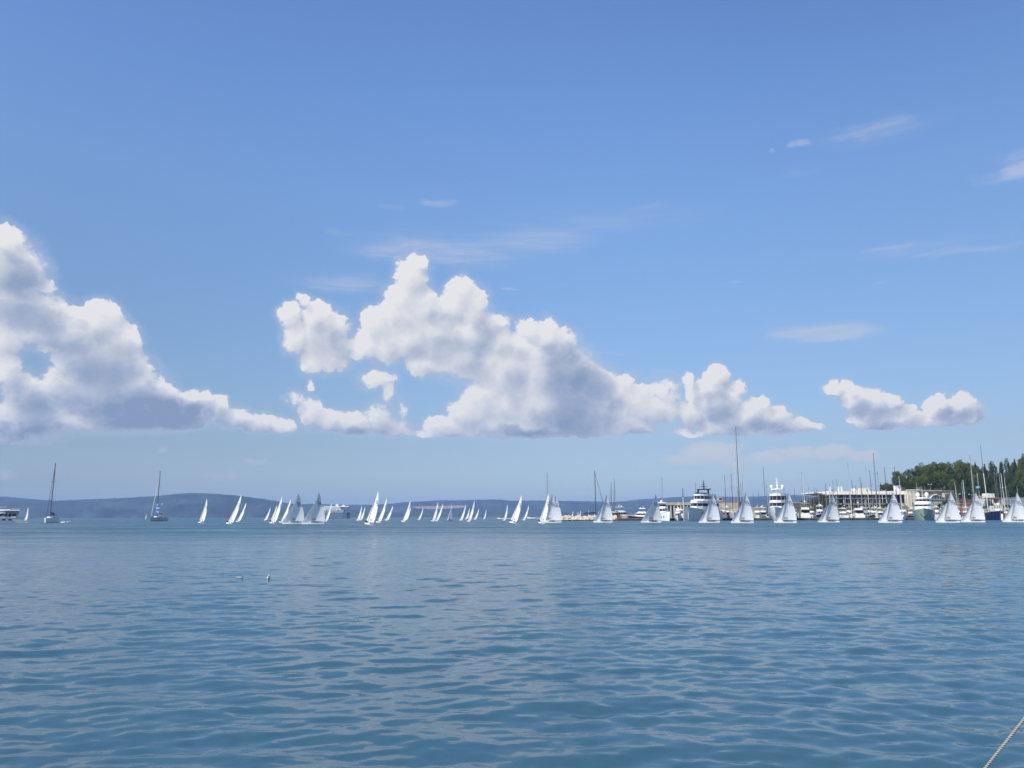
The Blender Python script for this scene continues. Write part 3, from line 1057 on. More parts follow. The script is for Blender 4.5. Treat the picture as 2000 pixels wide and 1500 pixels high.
# ------------------------------------------------------------------ cruising sailboats, built once per kind, mast 17 m
def build_cruiser(hm, mm, cm, cat_name='moored_sailboat', mast_r=.19, jib=True, spreaders=2, hullB=3.9, L=12.0):
    root = thing(cat_name, 'x', 'sailboat')
    hull('hull', hm, root, L, hullB, 1.15, sheer=.18, flare=1.12, draft=.3, stern=.80, fine=2.0, rake=.10)
    s = MB()
    s.rings([[(x * 1.002, y * 1.012, z) for (x, y, z) in [q[2], (q[2][0], q[2][1], .14), (q[7][0], q[7][1], .14), q[7]]] for q in hull_rings(L, hullB, 1.15, sheer=.18, flare=1.12, draft=.3, stern=.80, fine=2.0, rake=.10)], cap0=True, cap1=True)
    s.build('boot_stripe', NAVY if hm is not NAVY else WHITE, root)
    c = MB()
    tier(c, -2.6, 3.0, 1.15, 1.1, 1.72, 1.0, .5)
    cab = c.build('coachroof', WHITE, root)
    w = MB()
    w.box(-2.1, 1.2, -1.165, -1.13, 1.35, 1.55).box(-2.1, 1.2, 1.13, 1.165, 1.35, 1.55)
    w.build('window', GLASS, cab)
    dk = MB()
    dk.slab([(-5.4, -1.2), (-2.7, -1.3), (-2.7, 1.3), (-5.4, 1.2)], 1.13, 1.20)
    dk.build('cockpit', TEAK, root)
    k = MB().tube((.9, 0, 1.2), (.75, 0, 17.0), mast_r, mast_r * .75, 6)
    mast = k.build('mast', mm, root)
    sp = MB()
    for q in range(spreaders):
        z = 1.2 + 15.8 * (q + 1) / (spreaders + 1)
        sp.tube((.85, -1.25 + .2 * q, z), (.85, 1.25 - .2 * q, z), .035, .035, 4)
    sp.build('spreader', mm, mast)
    MB().tube((.7, 0, 2.25), (-4.2, 0, 2.35), .09, .07, 6).build('boom', mm, root)
    bc = MB()
    bc.rings([[(x, y * s_, z0 + z * s_) for (y, z) in ((-.17, .05), (-.12, .3), (0, .48), (.12, .3), (.17, .05))] for x, s_, z0 in ((.6, 1.3, 2.35), (-1.2, 1.0, 2.38), (-3.2, .8, 2.4), (-4.1, .5, 2.42))])
    bc.build('sail_cover', cm, root, smooth=True)
    bm_ = MB()
    tier(bm_, -4.0, -1.9, 1.1, 2.05, 2.25, .6, .4, 0, .2)
    bm_.build('sprayhood', cm, root)
    if jib:
        MB().tube((5.3, 0, 1.9), (1.0, 0, 15.6), .10, .05, 5).build('furled_jib', WHITE if cm is not COVB else COVB, root)
    r_ = MB()
    for a, b_ in (((5.6, 0, 1.5), (.78, 0, 16.8)), ((-5.9, 0, 1.2), (.75, 0, 16.9)), ((.8, 1.8, 1.3), (.78, 0, 16.4)), ((.8, -1.8, 1.3), (.78, 0, 16.4)), ((.8, 1.7, 1.3), (.85, 1.1, 6.4)), ((.8, -1.7, 1.3), (.85, -1.1, 6.4))):
        r_.tube(a, b_, .014, .014, 3)
    r_.build('rigging', WIRE, root)
    rl = MB()
    for t in range(9):
        x = -5.6 + t * 1.3
        hw = hullB / 2 * (.9 if x < 1 else max(.15, .9 * (1 - ((x - 1) / 5.0) ** 2)))
        for sgn in (-1, 1):
            rl.tube((x, hw * sgn, 1.15), (x, hw * sgn, 1.85), .02, .02, 3)
            if t:
                xp = x - 1.3
                hp = hullB / 2 * (.9 if xp < 1 else max(.15, .9 * (1 - ((xp - 1) / 5.0) ** 2)))
                rl.tube((xp, hp * sgn, 1.83), (x, hw * sgn, 1.83), .012, .012, 3)
    rl.build('railing', ALU, root)
    return root


CR = {}
CRD = {'white': (WHITE, WSPAR, COVB), 'whitegrey': (WHITE, ALU, COVG), 'grey': (WHITE, GSPAR, COVB), 'black': (DARKH, BSPAR, COVB), 'tan': (GREYH, GSPAR, COVT), 'dark': (WHITE, BSPAR, COVBR), 'navy': (NAVY, WSPAR, COVB)}
CR_USED = {}


def cruiser(kind, x, yt, Y, bow, label, grp, lean=0.0, hull_scale=1.0, jib=True):
    """bow: heading in degrees, 0 = pointing east, -90 = towards the camera."""
    key = (kind, jib)
    if key not in CR:
        hm, mm, cm = CRD[kind]
        CR[key] = build_cruiser(hm, mm, cm, jib=jib)
        r = CR[key]
        tag(r, label, None, grp)
    else:
        r = dup(CR[key], label, grp)
    H = zat(x, yt, Y)
    s = H / 17.0
    M = Matrix.Rotation(R(bow + facing(x)), 4, 'Z') @ Matrix.Rotation(R(lean), 4, 'X')
    hs = s * hull_scale
    off = M @ Vector((.75 * hs, 0, 17.0 * s))
    g_ = at(x, yt, Y)
    r.location = (g_.x - off.x, Y - off.y, 0)
    r.scale = (hs, hs, s)
    r.rotation_euler = M.to_euler()
    return r


GM = 'sailboats moored in the marina'
GA = 'sailboats lying at anchor'
A1 = cruiser('grey', 108.5, 904, 340, -105, 'white-hulled cruising sloop at anchor with a bare mast and a dinghy astern', GA, 0, .76, jib=True)
A2 = cruiser('tan', 313, 920, 470, -118, 'grey-hulled sloop at anchor with blue dressing flags on its forestay', GA, 0, .80)
# the marina: (kind, x, mast-top y, distance, heading, phrase)
MAR = [
    ('black', 1161.5, 919, 425, 3, 'black-masted sloop moored behind the tip of the rock breakwater', 0.8),
    ('grey', 1068.5, 922, 520, 200, 'sloop whose lone mast stands behind the pair at the breakwater head', 0.0),
    ('grey', 1193.5, 942, 440, 120, 'sloop with the shorter mast of the thin twin masts behind the rocks', 0.0),
    ('grey', 1199.5, 935, 450, 100, 'sloop with the taller mast of the thin twin masts behind the rocks', 0.0),
    ('whitegrey', 1292.5, 931, 440, 60, 'sloop with a raked silver mast behind the white flybridge yacht', 1.5),
    ('grey', 1358, 943, 470, -80, 'sloop showing only a thin pale mast west of the big silver yacht', 0.0),
    ('grey', 1415, 928, 430, -95, 'sloop with a plain grey mast just east of the silver yacht', 0.0),
    ('black', 1428, 925, 425, -85, 'sloop with a slim black mast beside the tall ketch', 0.0),
    ('dark', 1446, 943, 440, -100, 'sloop with a short dark mast under the ketch spreaders', 0.0),
    ('grey', 1440.5, 950, 450, -75, 'sloop with a thin mast half hidden by the ketch mast', 0.0),
    ('grey', 1490.5, 912, 445, -90, 'tall grey-masted sloop west of the two-domed white yacht', 0.0),
    ('grey', 1481, 960, 450, -60, 'little sloop with a low mast between the ketch and the two-domed yacht', 0.0),
    ('dark', 1496.5, 948, 430, -80, 'sloop with a dark mast touching the two-domed yacht', 0.0),
    ('grey', 1470.5, 962, 470, 80, 'low thin mast over the pale sheds by the ketch', 0.0),
    ('grey', 1551, 952, 470, -90, 'thin-masted sloop just east of the two-domed yacht', 0.0),
    ('whitegrey', 1565.5, 921, 430, -70, 'sloop with a leaning silver mast and lit forestay before the green bank', -1.2),
    ('dark', 1572, 962, 460, 70, 'small dark-masted sloop at the foot of the green bank', 0.0),
    ('dark', 1579.5, 952, 450, -85, 'dark mast rising over the white sport boat', 0.0),
    ('grey', 1589.5, 952, 455, -90, 'grey mast first above the end of the white roof', 0.0),
    ('dark', 1594, 954, 465, -95, 'dark mast second above the end of the white roof', 0.0),
    ('whitegrey', 1597.5, 956, 440, -85, 'pale mast at the sharp tip of the white roof', 0.0),
    ('grey', 1605, 958, 460, 85, 'short grey mast before the slanting white roof', 0.0),
    ('dark', 1612, 945, 430, -90, 'dark mast before the slanting white roof', 0.0),
    ('whitegrey', 1619.5, 943, 445, -95, 'pale mast left of the first chimney', 0.0),
    ('dark', 1626.5, 938, 450, -80, 'dark mast against the first chimney', 0.0),
    ('grey', 1634, 936, 455, -90, 'grey mast between the first two chimneys', 0.0),
    ('whitegrey', 1655.5, 904, 415, -88, 'tall silver mast just east of the third chimney', 0.0),
    ('white', 1659, 950, 420, -92, 'short white mast in the lee of the tall silver one', 0.0),
    ('black', 1663.5, 938, 450, -90, 'black mast above the bare stretch of white roof', 0.0),
    ('grey', 1670.5, 948, 460, -85, 'short grey mast on the bare stretch of white roof', 0.0),
    ('dark', 1679.5, 932, 440, -90, 'dark mast of the close brown pair over the hall', 0.0),
    ('dark', 1682, 942, 450, -95, 'lower mast of the close brown pair over the hall', 0.0),
    ('whitegrey', 1690.5, 912, 430, -85, 'slim silver mast with a lit lower half over the hall', 0.0),
    ('black', 1698, 918, 425, -90, 'thick black mast west of the tallest mast by the hall', .8),
    ('grey', 1705.5, 884, 410, -90, 'sloop with the tallest mast over the white-roofed hall', -.4),
    ('whitegrey', 1709, 955, 405, -88, 'short white mast pressed against the tallest hall mast', 0.0),
    ('dark', 1713.5, 921, 430, -90, 'dark mast east of the tallest hall mast', .5),
    ('black', 1727, 912, 420, -92, 'black mast rising before the small round pine', .6),
    ('white', 1722, 955, 430, -80, 'short white mast at the foot of the narrow cypress', 0.0),
    ('black', 1746.5, 912, 425, -90, 'black mast before the edge of the big pine crowns', 0.0),
    ('white', 1755.5, 930, 400, -90, 'white mast rising behind the sail below the first pines', 0.5),
    ('whitegrey', 1789.5, 942, 430, -85, 'white mast between the white kiosk and the green-hulled yacht', 0.0),
    ('grey', 1770, 965, 440, -88, 'short grey mast below the white kiosk', 0.0),
    ('grey', 1776, 967, 445, -95, 'short second grey mast below the white kiosk', 0.0),
    ('whitegrey', 1864.5, 940, 420, -80, 'thin pale mast behind the shaded sail near the red shed', 0.0),
    ('white', 1880.5, 937, 380, -60, 'dark-hulled sloop with a thick white mast before the red shed', 0.2),
    ('whitegrey', 1878, 942, 400, -90, 'thin mast doubled behind the thick white one', 0.0),
    ('whitegrey', 1894, 889, 390, -100, 'sloop with a tall tapering white mast before the middle cypresses', .6),
    ('white', 1908.5, 925, 400, -90, 'white mast with a turquoise flag halfway up', 0.0),
    ('grey', 1941.5, 927, 400, -90, 'grey mast first over the cream villa', 0.0),
    ('grey', 1946, 936, 410, -85, 'low grey mast over the middle of the cream villa', 0.0),
    ('whitegrey', 1951.5, 925, 405, -92, 'grey mast of the pair by the villa corner', 0.0),
    ('white', 1955, 924, 395, -90, 'bright white mast by the villa corner', 0.2),
    ('whitegrey', 1960.5, 924, 400, -85, 'slim pale mast past the villa corner', 0.2),
    ('grey', 1968.5, 957, 410, -90, 'short grey mast over the grey block', 0.0),
    ('whitegrey', 1986, 949, 390, -80, 'mast with spreading lamps over the grey block', 0.0),
]
for i, (k_, x, yt, Y, bow, lab, lean) in enumerate(MAR):
    cruiser(k_, x, yt, Y, bow, lab, GM, lean, .8 if i == 0 else (.62 if yt > 930 else .5), jib=(i % 3 != 1))

rnd = random.Random(77)
for i in range(44):
    x = 1568 + (i * 7.6 if i < 30 else 228 + (i - 30) * 14) * (1.0 if i < 30 else .8 + .2) % 430 + rnd.uniform(-2.5, 2.5)
    cruiser(['dark', 'whitegrey', 'dark', 'grey', 'black'][i % 5], x, rnd.uniform(952, 972), rnd.uniform(428, 452), rnd.choice([-90, -84, 88, 95]),
            'small sloop with a short mast in the packed rows along the marina quay', 'short-masted sloops packed in the marina rows', 0, .62, jib=bool(i % 2))


# ------------------------------------------------------------------ the very tall ketch
def ketch():
    Y = 405
    g_ = ground(1434, Y)
    root = thing('sailing_yacht', 'dark-hulled ketch with the tallest mast in the marina and three wide spreaders', 'sailing yacht', (g_.x * (Y + 14) / Y, Y + 14, 0), R(-90 + facing(1434)))
    hull('hull', GREYH, root, 30, 6.4, 3.4, sheer=.22, flare=1.3, draft=.5)
    c = MB()
    tier(c, -8, 6, 2.4, 3.3, 4.6, 2.0, .4)
    cb_ = c.build('deckhouse', WHITE, root)
    w = MB()
    tier(w, -7, 6.06, 2.44, 3.75, 4.25, .3, .4)
    w.build('window', GLASS, cb_)
    c2 = MB()
    tier(c2, -7, 1, 2.0, 5.4, 5.6, .4, .3)
    for sx in (-6, 0):
        for sy in (-1.7, 1.7):
            c2.tube((sx, sy, 4.5), (sx, sy, 5.4), .06, .06, 5)
    c2.build('hardtop', WHITE, root)
    Hm = zat(1436.5, 833, Y + 10)
    hd_ = R(-90 + facing(1434))
    pw = at(1436.5, 833, root.location.y - 3.6)
    mx_ = (Matrix.Rotation(-hd_, 3, 'Z') @ Vector((pw.x - root.location.x, -3.6, 0))).y
    m_ = MB().tube((4, mx_, 3.3), (3.5, mx_, Hm), .25, .15, 8).build('mast', GSPAR, root)
    for yy in (870, 908.5, 944.5):
        z = zat(1436.5, yy, Y + 10)
        wd = 3.3 + (Hm - z) * .01
        MB().tube((3.7, mx_ - wd, z), (3.7, mx_ + wd, z), .09, .07, 5).build('spreader', WSPAR, m_)
    MB().ball((3.2, mx_, zat(1436.5, 957, Y + 10)), .55, .55, .6).build('radar_dome', WHITE, m_)
    Hz = zat(1444, 966, Y + 20)
    MB().tube((-7, mx_ + 2.2, 4), (-7.1, mx_ + 2.2, zat(1445, 940, Y + 20)), .16, .1, 6).build('mizzen_mast', ALU, root)
    MB().tube((4.2, mx_ - .9, 3.3), (3.6, mx_ - .7, Hm * .86), .12, .09, 5).build('furled_jib', COVG, root)
    b_ = MB().tube((3.4, mx_, 6.6), (-6, mx_ + 2.8, 7.0), .2, .16, 6).build('boom', ALU, root)
    s = MB()
    s.rings([[(x, y_ + dy_ * s_, z0 + dz_ * s_) for dy_, dz_ in ((-.35, 0), (-.3, .7), (0, 1.3), (.3, .7), (.35, 0))] for x, y_, z0, s_ in ((3.2, mx_ + .2, 6.9, 2.6), (0, mx_ + 1.2, 7.0, 1.7), (-5.6, mx_ + 2.7, 7.2, 1.0))])
    s.build('sail_cover', COVBR, root, smooth=True)
    r_ = MB()
    for a, b2 in (((14, 0, 4.2), (3.5, mx_, Hm * .97)), ((-14.5, 0, 3.6), (3.5, mx_, Hm * .99)), ((3.6, 2.9, 3.6), (3.7, mx_ + 3.2, zat(1436, 908.5, Y + 10))), ((3.6, -2.9, 3.6), (3.7, mx_ - 3.2, zat(1436, 908.5, Y + 10))),
                  ((3.7, mx_ + 3.3, zat(1436, 908.5, Y + 10)), (3.5, mx_, Hm * .98)), ((3.7, mx_ - 3.3, zat(1436, 908.5, Y + 10)), (3.5, mx_, Hm * .98))):
        r_.tube(a, b2, .055, .055, 3)
    r_.build('rigging', WIRE, root)


ketch()


# ------------------------------------------------------------------ parts of the two anchored boats
def child_local(root, p):
    return root.matrix_basis.inverted() @ Vector(p)


def shift_child(o, root):
    """Mesh vertices given in world space, stored in the parent's space."""
    bpy.context.view_layer.update()
    inv = Matrix.LocRotScale(root.location, root.rotation_euler, root.scale).inverted()
    o.data.transform(inv)
    return o


FLAGB = mat('blue_flag_cloth', (0.10, 0.20, 0.62), 0.9, 0, .1)
FLAGW = mat('pale_blue_flag_cloth', (0.45, 0.55, 0.85), 0.9, 0, .1)
for i in range(6):
    y0 = 984 + i * 3.4
    x0 = 305.6 + (i % 2) * .5 - (i * .12)
    c = at(x0, y0, 461)
    b = MB()
    w_, h_ = 1.0 + .35 * (i % 3), 1.0
    vs = []
    for k in range(5):
        for q in (0, 1):
            vs.append((c.x + w_ * k / 4, c.y + .18 * math.sin(k * 1.7 + i), c.z - q * h_))
    b.add(vs, [(2 * k, 2 * k + 2, 2 * k + 3, 2 * k + 1) for k in range(4)])
    shift_child(b.build('dressing_flag', FLAGB if i % 2 else FLAGW, A2), A2)
c = at(317, 985, 461)
shift_child(MB().ball(tuple(c), .5).build('anchor_ball', FLAGW, A2, smooth=True), A2)
shift_child(MB().tube((c.x, c.y, c.z + .4), (c.x - .6, c.y, c.z + 8), .02, .02, 3).build('ball_halyard', WIRE, A2), A2)


def dinghy(label, px, Y, rz, sc_=1.0, m=WHITE):
    g_ = ground(px, Y)
    t = thing('dinghy', label, 'dinghy', (g_.x, Y, 0), rz)
    b = MB()
    pts = [(-1.5, .65, .18), (.7, .65, .2), (1.35, .35, .3), (1.6, 0, .36), (1.35, -.35, .3), (.7, -.65, .2), (-1.5, -.65, .18)]
    b.path([tuple(v * sc_ for v in p) for p in pts], .22 * sc_, 8)
    b.build('tube', m, t, smooth=True)
    MB().slab([(-1.4 * sc_, -.55 * sc_), (.8 * sc_, -.55 * sc_), (1.3 * sc_, 0), (.8 * sc_, .55 * sc_), (-1.4 * sc_, .55 * sc_)], .02, .12).build('floor_board', COVG, t)
    o = MB().box(-1.75 * sc_, -1.45 * sc_, -.15, .15, .25, .8).box(-1.62 * sc_, -1.55 * sc_, -.05, .05, -.4, .3)
    o.build('outboard_motor', RUB, t)
    return t


dinghy('white inflatable dinghy floating astern of the white anchored sloop', 129.5, 338, R(10), 1.15)


# ------------------------------------------------------------------ motor yachts
class Yacht:
    def __init__(s, label, px, Y, heading, L, B, H, hm=WHITE, grp='motor yachts moored in the marina', name='motor_yacht', z=0.0, cat='motor yacht', **kw):
        g_ = ground(px, Y)
        s.root = thing(name, label, cat, (g_.x, Y, z), R(heading + (facing(px) if name != 'x' and L > 13 else 0)), grp)
        s.L, s.B, s.H = L, B, H
        kw.setdefault('sheer', .3)
        kw.setdefault('flare', 1.45)
        kw.setdefault('stern', .9)
        kw.setdefault('fine', 2.3)
        s.kw = kw
        s.hull = hull('hull', hm, s.root, L, B, H, **kw)
        rr = hull_rings(L, B, H, **kw)
        b = MB()
        for a, c in zip(rr, rr[1:]):
            for i in (4, 5):
                p, q = Vector(a[i]), Vector(c[i])
                b.tube(p + Vector((0, 0, .02)), q + Vector((0, 0, .02)), .09, .09, 4)
        b.build('rubbing_strake', WHITE if hm is not WHITE else ALU, s.hull)

    def tier(s, name, m, x0, x1, hw, z0, z1, rake=.5, nose=.35, par=None, tumble=.05):
        b = MB()
        tier(b, x0, x1, hw, z0, z1, rake, nose, 0, tumble)
        return b.build(name, m, par or s.root)

    def house(s, x0, x1, hw, z0, z1, rake, wz0, wz1, nose=.35, m=WHITE, glass=GLASS, overhang=0.0, lip=.25):
        h = s.tier('cabin', m, x0, x1, hw, z0, z1, rake, nose)
        f0, f1 = (wz0 - z0) / (z1 - z0), (wz1 - z0) / (z1 - z0)
        b = MB()
        lo = outline(x0, x1, hw, nose)
        hi = outline(x0, x1 - rake, hw * .95, nose)

        def lerp(f, grow):
            cx = (x0 + x1) / 2
            r_ = []
            for (xa, ya), (xb, yb) in zip(lo, hi):
                x, y = xa + (xb - xa) * f, ya + (yb - ya) * f
                r_.append((cx + (x - cx) * (1 + grow / (x1 - x0) * 2), y * (1 + grow / hw)))
            return r_
        b.rings([[(x, y, wz0) for x, y in lerp(f0, .03)], [(x, y, wz1) for x, y in lerp(f1, .03)]])
        w = b.build('window_band', glass, h)
        mu = MB()
        A, B2 = lerp(f0, .05), lerp(f1, .05)
        for k in range(2, len(A) - 2):
            mu.tube((A[k][0], A[k][1], wz0), (B2[k][0], B2[k][1], wz1), .045, .045, 4)
        for f in (.25, .5, .75):
            for sg in (0, 1):
                a = Vector((*A[0 if sg else -1], wz0)).lerp(Vector((*A[1 if sg else -2], wz0)), f)
                c = Vector((*B2[0 if sg else -1], wz1)).lerp(Vector((*B2[1 if sg else -2], wz1)), f)
                mu.tube(a, c, .045, .045, 4)
        mu.build('mullion', m, h)
        if overhang:
            s.tier('deck_overhang', m, x0 - overhang * 1.5, x1 - rake + overhang, hw * .95 + overhang * .5, z1, z1 + lip, -.15, nose)
        return h

    def portholes(s, n, x0, x1, z, r=.22, w=None):
        for k in range(n):
            x = x0 + (x1 - x0) * k / max(1, n - 1)
            t = (x + s.L / 2) / s.L
            b_ = s.B / 2 * (1 - max(0, (t - 0.42) / 0.58) ** s.kw['fine'])
            for sg in (-1, 1):
                m_ = MB()
                yy = sg * b_ * (.90 if w is None else w)
                m_.ball((x, yy, z), .42, .16, r, 8, 5)
                m_.build('porthole', GLASS, s.hull)

    def rail(s, x0, z=.75, frac=.93):
        rr = [r_ for r_ in hull_rings(s.L, s.B, s.H, **s.kw)]
        b = MB()
        for sg, i in ((1, 4), (-1, 5)):
            prev = None
            for r_ in rr:
                p = Vector(r_[i])
                if p.x < x0:
                    continue
                p.y *= frac
                b.tube(p, p + Vector((0, 0, z)), .03, .03, 4)
                if prev is not None:
                    b.tube(prev + Vector((0, 0, z)), p + Vector((0, 0, z)), .03, .03, 4)
                    b.tube(prev + Vector((0, 0, z * .5)), p + Vector((0, 0, z * .5)), .015, .015, 3)
                prev = p
        b.build('railing', ALU, s.root)

    def dome(s, x, y, z, r, rz_=None):
        MB().ball((x, y, z + (rz_ or r)), r, r, rz_ or r, 12, 8).tube((x, y, z - .1), (x, y, z + .3), r * .5, r * .5, 8).build('satellite_dome', WHITE, s.root, smooth=True)

    def mast(s, x, y, z0, z1, arms, m=WHITE, r=.14):
        b = MB().tube((x + .3, y, z0), (x, y, z1), r, r * .4, 6).tube((x - .5, y, z0), (x, y, z0 + (z1 - z0) * .6), r * .7, r * .5, 5)
        for z, w_ in arms:
            b.tube((x, y - w_, z), (x, y + w_, z), .07, .07, 5)
            b.box(x - .1, x + .3, y - w_ * .6, y + w_ * .2, z + .05, z + .22)
        return b.build('radar_mast', m, s.root)

    def posts(s, pts, z0, z1, m=WHITE, r=.07):
        for x, y in pts:
            MB().tube((x, y, z0), (x, y, z1), r, r, 6).build('post', m, s.root)

    def anchor(s, z):
        r_ = hull_rings(s.L, s.B, s.H, **s.kw)[-1]
        MB().box(r_[4][0] - .5, r_[4][0] + .05, -.25, .25, z - .4, z + .3).tube((r_[4][0], -.6, z - .5), (r_[4][0], .6, z - .5), .1, .1, 5).build('anchor', WIRE, s.root)


# the big silver yacht with the black arch
y = Yacht('largest silver-hulled motor yacht with a black open arch on its top deck', 1368, 386, -118, 34, 8.0, 5.0, SILV, sheer=.30, flare=1.5)
y.house(-14, 8.0, 3.5, 5.0, 8.6, 1.5, 7.1, 8.4, .4, overhang=.7, lip=.9)
y.tier('wing_deck', WHITE, -13, 7.0, 3.9, 9.5, 10.2, 1.2, .4)
y.house(-11, 3.4, 3.2, 10.2, 12.2, .8, 10.6, 12.0, .35, overhang=.6, lip=.9)
y.tier('windscreen', GLASS, -3, 2.4, 2.6, 13.1, 13.7, .8, .4)
ar = MB()
for sy in (-1, 1):
    ar.rings([[(x, sy * 3.1 + w, 13.0) for x, w in ((-4.2, -.25), (-2.6, -.25), (-2.6, .25), (-4.2, .25))], [(x, sy * 2.6 + w, 15.4) for x, w in ((-4.8, -.25), (-3.6, -.25), (-3.6, .25), (-4.8, .25))]])
ar.box(-6.6, -3.2, -3.05, 3.05, 15.25, 15.75)
ar.build('black_arch', DARKH, y.root)
y.mast(-4.5, 0.2, 15.7, 20.2, [(16.9, 2.3), (17.9, 1.1), (18.7, .6)], DARKH, .28)
y.rail(4, .9)
for (x0, x1) in ((3.0, 4.6), (0.2, 2.2), (-3.0, -.8), (-6.2, -4.0)):
    for sg in (-1, 1):
        MB().box(x0, x1, *sorted((3.72 * sg, 3.95 * sg)), 3.0, 4.0).build('hull_window', GLASS, y.hull)
an = MB()
rr = hull_rings(y.L, y.B, y.H, **y.kw)
an.tube(Vector(rr[11][3]) + Vector((0, .12, 1.0)), Vector(rr[11][2]) + Vector((0, .1, .6)), .42, .25, 4)
an.tube(Vector(rr[11][6]) + Vector((0, -.12, 1.0)), Vector(rr[11][7]) + Vector((0, -.1, .6)), .42, .25, 4)
an.build('anchor_pocket', GREYH, y.hull)

# the white yacht with two domes
y = Yacht('tall white motor yacht with two domes on a roof carried by posts', 1522, 386, -96, 34, 9.2, 4.6, WHITE, sheer=.34, flare=1.75)
y.house(-14, 9.0, 4.2, 4.8, 8.6, .8, 7.0, 8.5, .3, overhang=.55, lip=1.1)
y.house(-13, 6.6, 4.0, 9.7, 12.0, .5, 9.9, 11.9, .28, overhang=.5, lip=1.1)
y.tier('sun_awning', COVT, -4, 4.5, 2.4, 13.1, 13.6, .4, .3)
y.posts([(-4, -2.6), (-4, 2.6), (3, -2.6), (3, 2.6), (1, -1.6)], 13.0, 15.2, GREYH)
y.tier('hardtop', WHITE, -6, 4.5, 3.2, 15.1, 15.5, .3, .25)
y.dome(2, -2.6, 15.5, .85, 1.0)
y.dome(2, 2.6, 15.5, .85, 1.0)
y.mast(1, 0, 15.5, 21.0, [(17.4, .7), (18.6, .9), (20.2, 1.0)], WHITE, .3)
y.rail(6, .9)
y.anchor(3.2)

# the green-hulled yacht
y = Yacht('sage green hulled motor yacht with white raked superstructure and two balloon-like domes', 1805, 372, -90, 28, 9.6, 3.9, SAGE, sheer=.34, flare=1.35, fine=2.8)
y.house(-11, 8.0, 4.0, 4.0, 8.2, 3.4, 6.6, 7.5, .35)
y.tier('flybridge', WHITE, -9, 4.2, 3.7, 8.1, 8.9, .8, .35)
y.house(-8, 3.2, 3.4, 8.9, 10.2, .9, 9.0, 10.0, .3, overhang=.2, lip=.25)
y.tier('radar_bench', GREYH, -3, 0, 2.6, 10.4, 10.9, .2, .2)
y.dome(-1, -1.9, 10.8, .95, 1.25)
y.dome(-1, 1.9, 10.8, .95, 1.25)
y.mast(-1, .1, 10.6, 15.0, [(11.6, .6), (12.2, .5)], GREYH, .2)
y.rail(3, .8)
y.anchor(2.6)
hl = MB()
rr = hull_rings(y.L, y.B, y.H, **y.kw)
for i0, i1 in ((4, 3), (5, 6)):
    hl.tube(Vector(rr[11][i1]) + Vector((.05, 0, .5)), Vector(rr[12][i1]) * 1.0 + Vector((-.1, 0, -1.5)), .20, .16, 4)
hl.build('bow_chevron', mat('dark_green_trim', (.05, .09, .08), .4, 0, 0), y.hull)

# white flybridge yacht behind the lone mast
y = Yacht('white flybridge yacht with dark oval portholes beside the silver yacht', 1296, 398, -72, 20, 5.8, 3.3, WHITE, sheer=.34, flare=1.3)
y.house(-8, 5.2, 2.5, 3.6, 6.2, 3.0, 4.8, 5.9, .4, overhang=.4, lip=.4)
y.tier('flybridge', WHITE, -8, 1.5, 2.4, 6.5, 7.2, .8, .35)
y.posts([(-6, -2), (-6, 2), (0, -2), (0, 2)], 7.1, 9.1, GREYH)
y.tier('windscreen', GLASS, -5.5, 0.5, 2.1, 7.2, 8.3, .6, .3)
y.tier('hardtop', WHITE, -7.5, 1.2, 2.7, 9.0, 9.35, .3, .3)
y.dome(-3, 0, 9.3, .5)
y.mast(-4, .8, 9.3, 11.4, [(10.3, .4)], WHITE, .08)
y.portholes(5, -4, 5.5, 2.0, .62, .86)
y.rail(2, .8)

# the western yacht, stern towards the anchorage
y = Yacht('white cabin cruiser with a curtained aft deck, cut by the west edge', -6, 300, 176, 18, 5.0, 2.1, WHITE, grp=None, name='cabin_cruiser', cat='motor yacht', sheer=.35, flare=1.2)
y.house(-6.2, 4.4, 2.15, 2.1, 4.2, 3.2, 2.7, 3.8, .4, CREAMW if False else WHITE)
y.tier('aft_enclosure', mat('clear_curtain', (.26, .24, .24), .35, 0, .3, 1.5), -6.9, -2.2, 2.1, 2.3, 4.85, .1, .1)
y.tier('hardtop', WHITE, -7.3, .6, 2.25, 4.85, 5.1, .5, .3)
y.tier('flybridge', WHITE, -4.2, 2.3, 1.6, 5.1, 5.45, 1.6, .35)
y.mast(-1.0, 0, 5.3, 6.3, [(5.9, .9)], WHITE, .08)
y.posts([(-6.8, -1.6), (-6.3, 0), (-5.9, 1.4), (-5.2, .4), (-4.6, -1.0)], 5.1, 5.9, WHITE, .06)
y.tier('bimini', WHITE, -2.8, .6, 1.2, 6.2, 6.32, .1, .2)
y.tier('swim_platform', WHITE, -10.4, -8.6, 2.2, .35, .6, 0, .1)
for k in range(4):
    for sg in (-1, 1):
        MB().box(-5 + k * 2.0, -3.9 + k * 2.0, *sorted((2.4 * sg, 2.54 * sg)), 1.15, 1.65).build('hull_window', GLASS, y.hull)
y.rail(0, .7)


